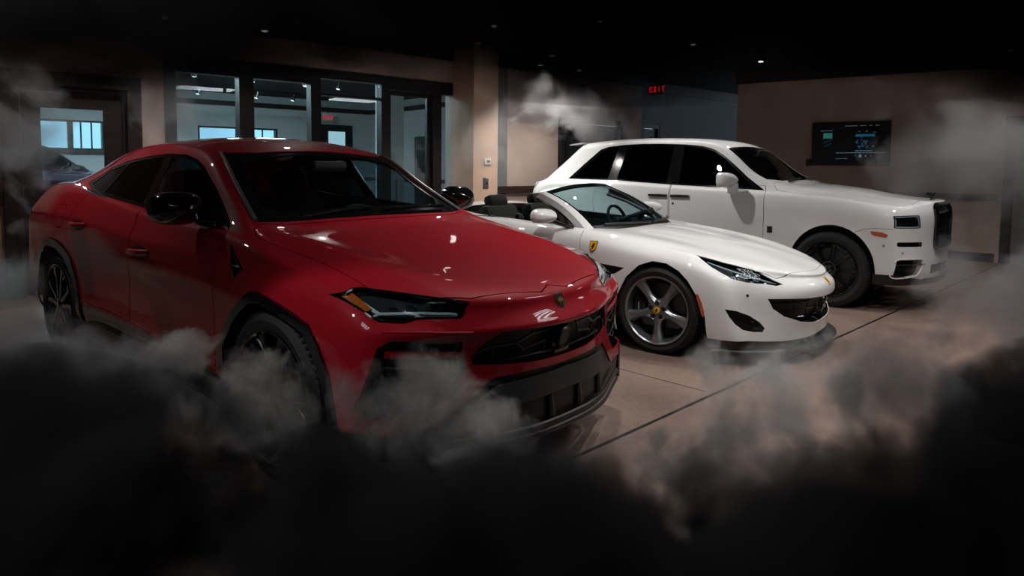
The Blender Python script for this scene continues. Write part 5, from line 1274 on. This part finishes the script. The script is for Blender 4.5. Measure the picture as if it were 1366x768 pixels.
    for cx in (0.0, -3.295):
        A = [(cx + .022 + r * math.cos(R(a)) * (.92 if cx == 0 else 1), .405 + r * math.sin(R(a))) for a in range(-14, 195, 8)]
        A = [(A[0][0] - .0, .1)] + A + [(A[-1][0], .1)]
        C.cut(A, 'y', .55, 1.3)
    g = sym([(0, 1.105), (.34, 1.105), (.405, 1.07), (.41, .66), (.38, .635), (0, .635)])
    C.cut(g, 'x', .5, 1.3, False); gr = C.put(C.get(inset(g, -.006), 'x', .5, 1.3, False), 'grille', 'mesh_black', (-.045, 0, 0))[0]
    L = C.S.line(dens([(y, z) for y, z in inset(rnd([(p[0], p[1]) for p in g], .03), .012)], .05, True), 'x', .016); MB().tube(L, .026, 8, closed=True, flat=.8).build('grille_surround', 'gloss_black', gr)
    MB().tube(C.S.line(dens([(-.38, 1.01), (.38, 1.01)], .06), 'x', .004), .012, 6).build('grille_crossbar', 'gloss_black', gr)
    for k in range(15):
        y = -.35 + k * .05; MB().tube(C.S.line(dens([(y, .66), (y, 1.01)], .08), 'x', -.008), .0095, 6, flat=1.5).build('grille_vane', 'gloss_black', gr)
    p, n = C.S.hit(0, 1.055, 'x'); b = MB().box((-.02, 0, -.027), (.02, .006, .027), 0, .003).build('radiator_badge', 'chrome', gr, frame_at(p + n * .02, n))
    for dx, dz in ((-.004, .004), (.004, -.004)):      # interlocked double R
        m = MB(); X = lambda x: (x + dx)
        m.box((X(-.010), .006, -.014 + dz), (X(-.006), .0075, .014 + dz)); m.box((X(-.006), .006, .010 + dz), (X(.005), .0075, .014 + dz)); m.box((X(.003), .006, 0 + dz), (X(.007), .0075, .012 + dz)); m.box((X(-.006), .006, -.002 + dz), (X(.005), .0075, .002 + dz)); m.box((X(.001), .006, -.014 + dz), (X(.006), .0075, -.001 + dz))
        m.build('badge_letter', 'badge_black', b)
    hl = [(.925, .992), (.80, .996), (.677, .998), (.655, .863), (.80, .863), (.935, .868)]
    C.cut(rnd(hl, .012, 3), 'x', .3, 1.3); hs = C.put(C.get(rnd(hl, .012, 3), 'x', .3, 1.3), 'headlamp', 'lamp_dark', (-.05, -.03, 0), split=True)
    for h, sg in zip(hs, (1, -1)):
        MB().tube(C.S.line(dens(inset(hl, .012), .03, True), 'x', -.012, sg), .006, 6, closed=True).build('daytime_light', 'drl', h)
        for y in (.72, .80):
            p, n = C.S.hit(y, .932, 'x', sg); MB().box((-.03, -.02, -.026), (.03, .008, .026), 0, .006).build('lamp_projector', 'dark_metal', h, frame_at(p - n * .04, n))
    ln = thicken(C.get(inset(rnd(hl, .012, 3), .003), 'x', .3, 1.3), .003)
    for h, sg in zip(hs, (-1, 1)): me = side_of(ln, sg); finish(me, 38); link('lens', me, ['lens', 'lens'], h)
    st = rnd([(.915, .729), (.617, .724), (.617, .676), (.912, .684)], .012, 3); C.cut(st, 'x', .3, 1.3); C.put(C.get(inset(st, -.006), 'x', .3, 1.3), 'brake_duct', 'mesh_black', (-.04, -.02, 0), split=True)
    it = rnd([(.918, .548), (.628, .543), (.648, .470), (.715, .392), (.935, .372)], .03, 4); C.cut(it, 'x', .3, 1.3); I_ = C.put(C.get(inset(it, -.008), 'x', .3, 1.3), 'lower_intake', 'mesh_black', (-.05, -.03, 0), split=True)
    for o_, sg in zip(I_, (1, -1)):
        MB().tube(C.S.line(dens([(.918, .500), (.76, .497), (.60, .500)], .04), 'x', -.006, sg), .013, 8, flat=.7).build('intake_blade', 'dark_metal', o_)
        for q in range(4): MB().tube(C.S.line(dens([(.92, .47 - q * .024), (.68, .468 - q * .024)], .04), 'x', -.035, sg), .004, 4).build('intake_mesh_bar', 'satin_black', o_)
        MB().tube(C.S.line(dens(inset(it, -.010), .03, True), 'x', .002, sg), .007, 6, closed=True).build('intake_trim', 'white_paint', o_)
    lo = rnd(sym([(0, .48), (.475, .486), (.50, .388), (0, .378)]), .015, 3); C.cut(lo, 'x', .5, 1.3, False); lw_ = C.put(C.get(inset(lo, -.006), 'x', .5, 1.3, False), 'centre_intake', 'mesh_black', (-.05, 0, 0))[0]
    MB().box((-.06, -.01, -.03), (.06, .01, .03), 0, .004).build('radar_panel', 'satin_black', lw_, frame_at(C.S.hit(0, .43, 'x')[0] - Vector((.035, 0, 0)), Vector((1, 0, 0))))
    vn = sym([(0, .335), (.62, .34), (.74, .362), (.93, .398), (1.1, .398), (1.1, .1), (0, .1)]); C.cut(vn, 'x', .42, 1.3, False); C.put(C.get(vn, 'x', .42, 1.3, False), 'front_valance', 'satin_black', (-.008, 0, 0))
    MB().tube(C.S.line(dens([(-.60, .345), (0, .345), (.60, .345)], .06), 'x', .012), .014, 8, flat=.6).build('front_lip', 'dark_metal', rt)
    sl = [(-.47, .37), (-2.80, .38), (-2.80, .1), (-.47, .1)]; C.cut(sl, 'y', .6, 1.3); C.put(C.get(inset(sl, .002), 'y', .6, 1.3), 'sill', 'satin_black', split=True)
    mk = rnd([(.395, .832), (.50, .824), (.552, .802), (.545, .776), (.43, .788), (.405, .80)], .01, 3); C.cut(mk, 'y', .6, 1.3); C.put(C.get(inset(mk, .001), 'y', .6, 1.3), 'side_marker', 'marker_orange', (0, .004, 0), split=True)
    # bumper shut line: a real groove
    def groove(pts, w=.004):
        a = [Vector(p) for p in pts]; up = [(p.x, p.y + w / 2) for p in a]; dn = [(p.x, p.y - w / 2) for p in reversed(a)]; return up + dn
    C.cut(groove(dens([(.60, .858), (.45, .862), (.34, .848), (.25, .812)], .04)), 'y', .7, 1.3)
    for sg in (1, -1):
        L0, n = C.S.hit(-.618, .782, 'y', sg); MB().box((-.028, -.004, -.036), (.028, .006, .036), 0, .004).build('wing_badge', 'satin_black', rt, frame_at(L0, n))
        p, n = C.S.hit(.52, .69, 'y', sg); MB().lathe([(.006, .001), (.011, .003), (.012, -.002)], 14).build('parking_sensor', 'grey_plate', rt, frame_at(p, n))
        p, n = C.S.hit(.87, .62, 'x', sg); MB().lathe([(.006, .001), (.011, .003), (.012, -.002)], 14).build('parking_sensor', 'grey_plate', rt, frame_at(p, n))
        me = None
    for s_ in (1, -1):
        tl = rnd([(.70, .98), (.82, .98), (.82, 1.16), (.70, 1.16)], .02, 3)
    C.cut(tl, 'x', -5, -3.8); C.put(C.get(tl, 'x', -5, -3.8), 'tail_lamp', 'tail_red', (.01, 0, 0), split=True)
    C.put(C.shell, 'body', [p_, 'cabin'])
    MB().prism([(-3.44, 1.776), (-3.44, 1.80), (-3.66, 1.772), (-3.67, 1.758)], -.56, .56, 'y').build('roof_spoiler', 'white_paint', rt)
    # figure on the radiator: base, leaning body, swept-back wings
    p, n = C.S.hit(.765, 0, 'z'); m = MB(); m.lathe([(.0, .0), (.030, .0), (.024, .010), (.012, .016), (.0, .016)], 20, axis='z')
    m.tube([(-.012, 0, .014), (.0, 0, .04), (.016, 0, .062), (.024, 0, .074)], [.010, .011, .012, .006], 10); m.lathe([(0, .084), (.006, .082), (.009, .076), (.006, .070), (0, .068)], 12, axis='z', c=(.027, 0, 0))
    for s_ in (1, -1): m.add([(.012, s_ * .006, .066), (-.045, s_ * .030, .082), (-.062, s_ * .036, .062), (-.03, s_ * .022, .040), (.004, s_ * .008, .046), (.012, s_ * .003, .060), (-.045, s_ * .026, .080), (-.062, s_ * .032, .060), (-.03, s_ * .018, .038), (.004, s_ * .004, .044)], [(0, 1, 2, 3, 4), (9, 8, 7, 6, 5), (0, 5, 6, 1), (1, 6, 7, 2), (2, 7, 8, 3), (3, 8, 9, 4), (4, 9, 5, 0)])
    m.build('bonnet_figure', 'dark_metal', rt, Matrix.Translation(p))
    m = MB(); m.grid(lambda u, v: (-2.62 - .13 * u, -.02 * 0 + (.035 * (1 - .6 * u)) * math.cos(v * math.pi) * -1, 1.836 + .028 * math.sin(v * math.pi) * min(1, 4 * (1 - u) * 1.2) * min(1, u * 6 + .1)), 10, 8); m.build('roof_aerial', 'white_paint', rt)
    for s in (-1, 1):
        h = mirror_pod(rt, C.S, s, (-1.04, 1.11, 1.320), (.20, .28, .17), (-.90, .93, 1.20), 'white_paint', 'white_paint', 3.6, True)
    for (a, b) in (((-.58, .55), (-.61, .05)), ((-.58, -.02), (-.64, -.60))): MB().tube(C.S.line(dens([a, b], .06), 'z', .014), .009, 6, flat=1.4).build('wiper', 'satin_black', rt)
    mb = MB(); mb.box((-3.5, -.86, .34), (.4, .86, .38)); mb.box((-.62, -.80, .38), (-.5, .80, 1.15)); mb.build('floor_pan', 'under', rt)
    wheelhouse(rt, (0, -3.295), .47, .5, .93)
    MB().prism([(-.62, 1.20), (-.80, 1.215), (-1.08, 1.19), (-1.16, 1.12), (-1.14, .80), (-.62, .80)], -.78, .78, 'y').build('dashboard', 'cabin', rt)
    seat(rt, -1.78, .42, .58, .78); seat(rt, -1.78, -.42, .58, .78); seat(rt, -2.85, .42, .64, .78, name='rear_seat'); seat(rt, -2.85, -.42, .64, .78, name='rear_seat')
    steering(rt, -1.25, .42, 1.13, rr=.195)
    MB().box((-1.12, -.12, 1.60), (-1.08, .12, 1.68), 0, .02).build('rear_view_mirror', 'cabin', rt)
    for x in (0, -3.295):
        for s in (-1, 1): wheel(rt, x, s, .40, .265, .290, 'rolls', .975)
    return C

# ------------------------------------------------------------------ the cars
def repaint_copy(root, loc, rz, label, swap):
    def cp(o, par):
        c = o.copy(); COL.objects.link(c); c.parent = par
        if c.type == 'MESH' and any(m and m.name in swap for m in c.data.materials):
            c.data = c.data.copy()
            for i, m in enumerate(c.data.materials):
                if m and m.name in swap: c.data.materials[i] = MATS[swap[m.name]]
        for ch in o.children: cp(ch, c)
        return c
    r = cp(root, None); r.location = loc; r.rotation_euler = (0, 0, rz); r['label'] = label; return r
CU = build_urus()
build_ferrari()
CR = build_rolls(); repaint_copy(CR.root, (-6.95, 11.75, 0), R(3), 'dark blue car in the next room, seen through the glazed door', {'white_paint': 'navy_paint'})

# ------------------------------------------------------------------ smoke drifting through the showroom (real volumes, lit by the room's lamps)
def smoke_mat(name, albedo, density, scale, edge=5., cut=.42, aniso=.1, rough=.6, seed=0., floor_=0.):
    m = bpy.data.materials.new(name); m.use_nodes = True; nt = m.node_tree; N = nt.nodes; L = nt.links
    N.remove(N['Principled BSDF']); out = N['Material Output']
    v = N.new('ShaderNodeVolumePrincipled'); v.inputs['Color'].default_value = albedo; v.inputs['Anisotropy'].default_value = aniso
    tc = N.new('ShaderNodeTexCoord'); ge = N.new('ShaderNodeNewGeometry')
    # fall-off towards the edge of the ellipsoid: object coordinates run -1..1
    ln = N.new('ShaderNodeVectorMath'); ln.operation = 'LENGTH'; L.new(tc.outputs['Object'], ln.inputs[0])
    sq = N.new('ShaderNodeMath'); sq.operation = 'POWER'; sq.inputs[1].default_value = 2.2; L.new(ln.outputs['Value'], sq.inputs[0])
    mp = N.new('ShaderNodeMapping'); mp.inputs['Location'].default_value = (seed, seed * .7, -seed * .4); L.new(ge.outputs['Position'], mp.inputs[0])
    n = N.new('ShaderNodeTexNoise'); n.inputs['Scale'].default_value = scale; n.inputs['Detail'].default_value = 6; n.inputs['Roughness'].default_value = rough; n.inputs['Distortion'].default_value = .35
    L.new(mp.outputs[0], n.inputs[0])
    a = N.new('ShaderNodeMath'); a.operation = 'SUBTRACT'; L.new(n.outputs[0], a.inputs[0]); a.inputs[1].default_value = cut
    b = N.new('ShaderNodeMath'); b.operation = 'MULTIPLY'; b.inputs[1].default_value = .34; L.new(sq.outputs[0], b.inputs[0])
    c = N.new('ShaderNodeMath'); c.operation = 'SUBTRACT'; L.new(a.outputs[0], c.inputs[0]); L.new(b.outputs[0], c.inputs[1])
    d = N.new('ShaderNodeMath'); d.operation = 'MULTIPLY'; d.inputs[1].default_value = edge; d.use_clamp = True; L.new(c.outputs[0], d.inputs[0])
    e = N.new('ShaderNodeMath'); e.operation = 'MULTIPLY'; e.inputs[1].default_value = density; L.new(d.outputs[0], e.inputs[0])
    L.new(e.outputs[0], v.inputs['Density']); L.new(v.outputs[0], out.inputs['Volume'])
    m.cycles.volume_sampling = 'MULTIPLE_IMPORTANCE'
    return m
def puff(c, r, m, label, group=None, name='smoke_cloud'):
    bm = bmesh.new(); bmesh.ops.create_icosphere(bm, subdivisions=3, radius=1.02); me = bpy.data.meshes.new(name); bm.to_mesh(me); bm.free(); me.materials.append(m)
    o = bpy.data.objects.new(name, me); COL.objects.link(o); o.location = c; o.scale = r
    tag(o, label, 'smoke', group, 'stuff'); return o
SB = smoke_mat('smoke_black', (.045, .045, .05, 1), 11.0, 1.9, 7, .24, seed=1.)
SC_ = smoke_mat('smoke_ceiling', (.05, .05, .055, 1), 8.0, 1.1, 5, .16, seed=2.)
SG = smoke_mat('smoke_grey', (.94, .94, .95, 1), 6.5, 3.6, 12, .42, seed=4., rough=.66)
SD = smoke_mat('smoke_dusky', (.42, .42, .44, 1), 7.0, 2.4, 9, .38, seed=6., rough=.62)
SF = smoke_mat('smoke_fine', (.84, .84, .86, 1), 2.2, 2.0, 9, .38, seed=9., rough=.62)
SV = smoke_mat('smoke_veil', (.6, .6, .62, 1), 1.0, 1.5, 7, .34, seed=12., rough=.6)
SV2 = smoke_mat('smoke_haze', (.42, .42, .44, 1), 2.6, 2.2, 8, .37, seed=15., rough=.62)
for c, r, lb in [((-1.75, 2.35, .02), (1.25, .55, .78), 'black smoke rolling over the floor at the lower left, before the red car'),
                 ((-.2, 2.15, -.12), (1.5, .55, .74), 'black smoke on the floor in front of the nose of the red car'),
                 ((1.15, 2.15, -.14), (1.2, .55, .76), 'black smoke on the floor at the lower right'),
                 ((2.2, 2.5, .0), (.9, .6, .84), 'black smoke standing tallest at the right edge')]: puff(c, r, SB, lb)
for c, r, lb in [((-1.6, 2.75, 2.55), (2.0, .6, .82), 'black smoke under the ceiling, upper left'),
                 ((.4, 2.7, 2.53), (1.9, .6, .84), 'black smoke under the ceiling, upper middle'),
                 ((2.3, 2.8, 2.56), (1.7, .6, .84), 'black smoke under the ceiling, upper right')]: puff(c, r, SC_, lb)
for c, r, m, lb in [((-.12, 2.50, .46), (.34, .16, .20), SG, "bright curl of smoke at the lower lip of the red car"),
                    ((-.98, 2.78, .42), (.52, .24, .36), SG, 'grey smoke curling over the front wheel of the red car'),
                    ((-.36, 2.68, .44), (.52, .24, .34), SG, 'grey smoke before the side intake of the red car'),
                    ((.0, 2.55, .22), (.70, .22, .32), SD, 'dusky smoke under the nose of the red car'),
                    ((-1.52, 3.0, .60), (.36, .20, .20), SG, 'small grey wisp against the doors of the red car'),
                    ((-2.3, 3.3, .40), (.70, .40, .42), SD, 'dusky smoke beside the rear wheel of the red car'),
                    ((-4.0, 5.3, .55), (.62, .5, .70), SF, 'pale smoke at the foot of the dark door at the left edge'),
                    ((-4.3, 6.0, 1.75), (.75, .5, .95), SF, 'pale smoke rising at the left edge beside the dark door'),
                    ((-3.2, 6.2, 2.2), (.65, .4, .85), SF, 'grey smoke before the wall between the door and the shopfront'),
                    ((1.14, 2.85, .50), (.66, .32, .50), SG, 'billowing grey smoke on the floor before the open-top car'),
                    ((.50, 2.55, .28), (.50, .25, .28), SD, 'low dusky smoke right of the nose of the red car'),
                    ((1.62, 4.1, .28), (.40, .30, .30), SF, 'thin mist at the front splitter of the open-top car'),
                    ((5.5, 8.3, 1.5), (1.6, .9, 1.2), SV, 'thin grey smoke in front of the right wall'),
                    ((1.2, 10.7, 2.35), (1.7, .6, .85), SF, 'pale smoke hanging before the wall behind the tall white car'),
                    ((-.4, 10.2, 1.9), (.6, .4, 1.0), SV, 'faint smoke column between the pillar and the double doors'),
                    ((-1.75, 2.85, .50), (.75, .30, .38), SD, 'dusky smoke crest at the lower left, before the rear doors of the red car'),
                    ((-1.25, 2.62, .34), (.55, .22, .34), SG, 'grey smoke crest left of the front wheel of the red car'),
                    ((.85, 2.50, .36), (.60, .22, .34), SD, 'dusky smoke crest on the floor between the red and the open-top car'),
                    ((1.75, 2.75, .55), (.60, .28, .46), SD, 'dusky smoke crest at the lower right'),
                    ((-1.75, 3.75, 1.62), (.45, .2, .18), SF, 'faint wisp over the roof of the red car'),
                    ((3.25, 4.0, .70), (1.0, .5, .85), SV2, 'dusky smoke at the right edge above the floor')]:
    puff(c, r, m, lb)
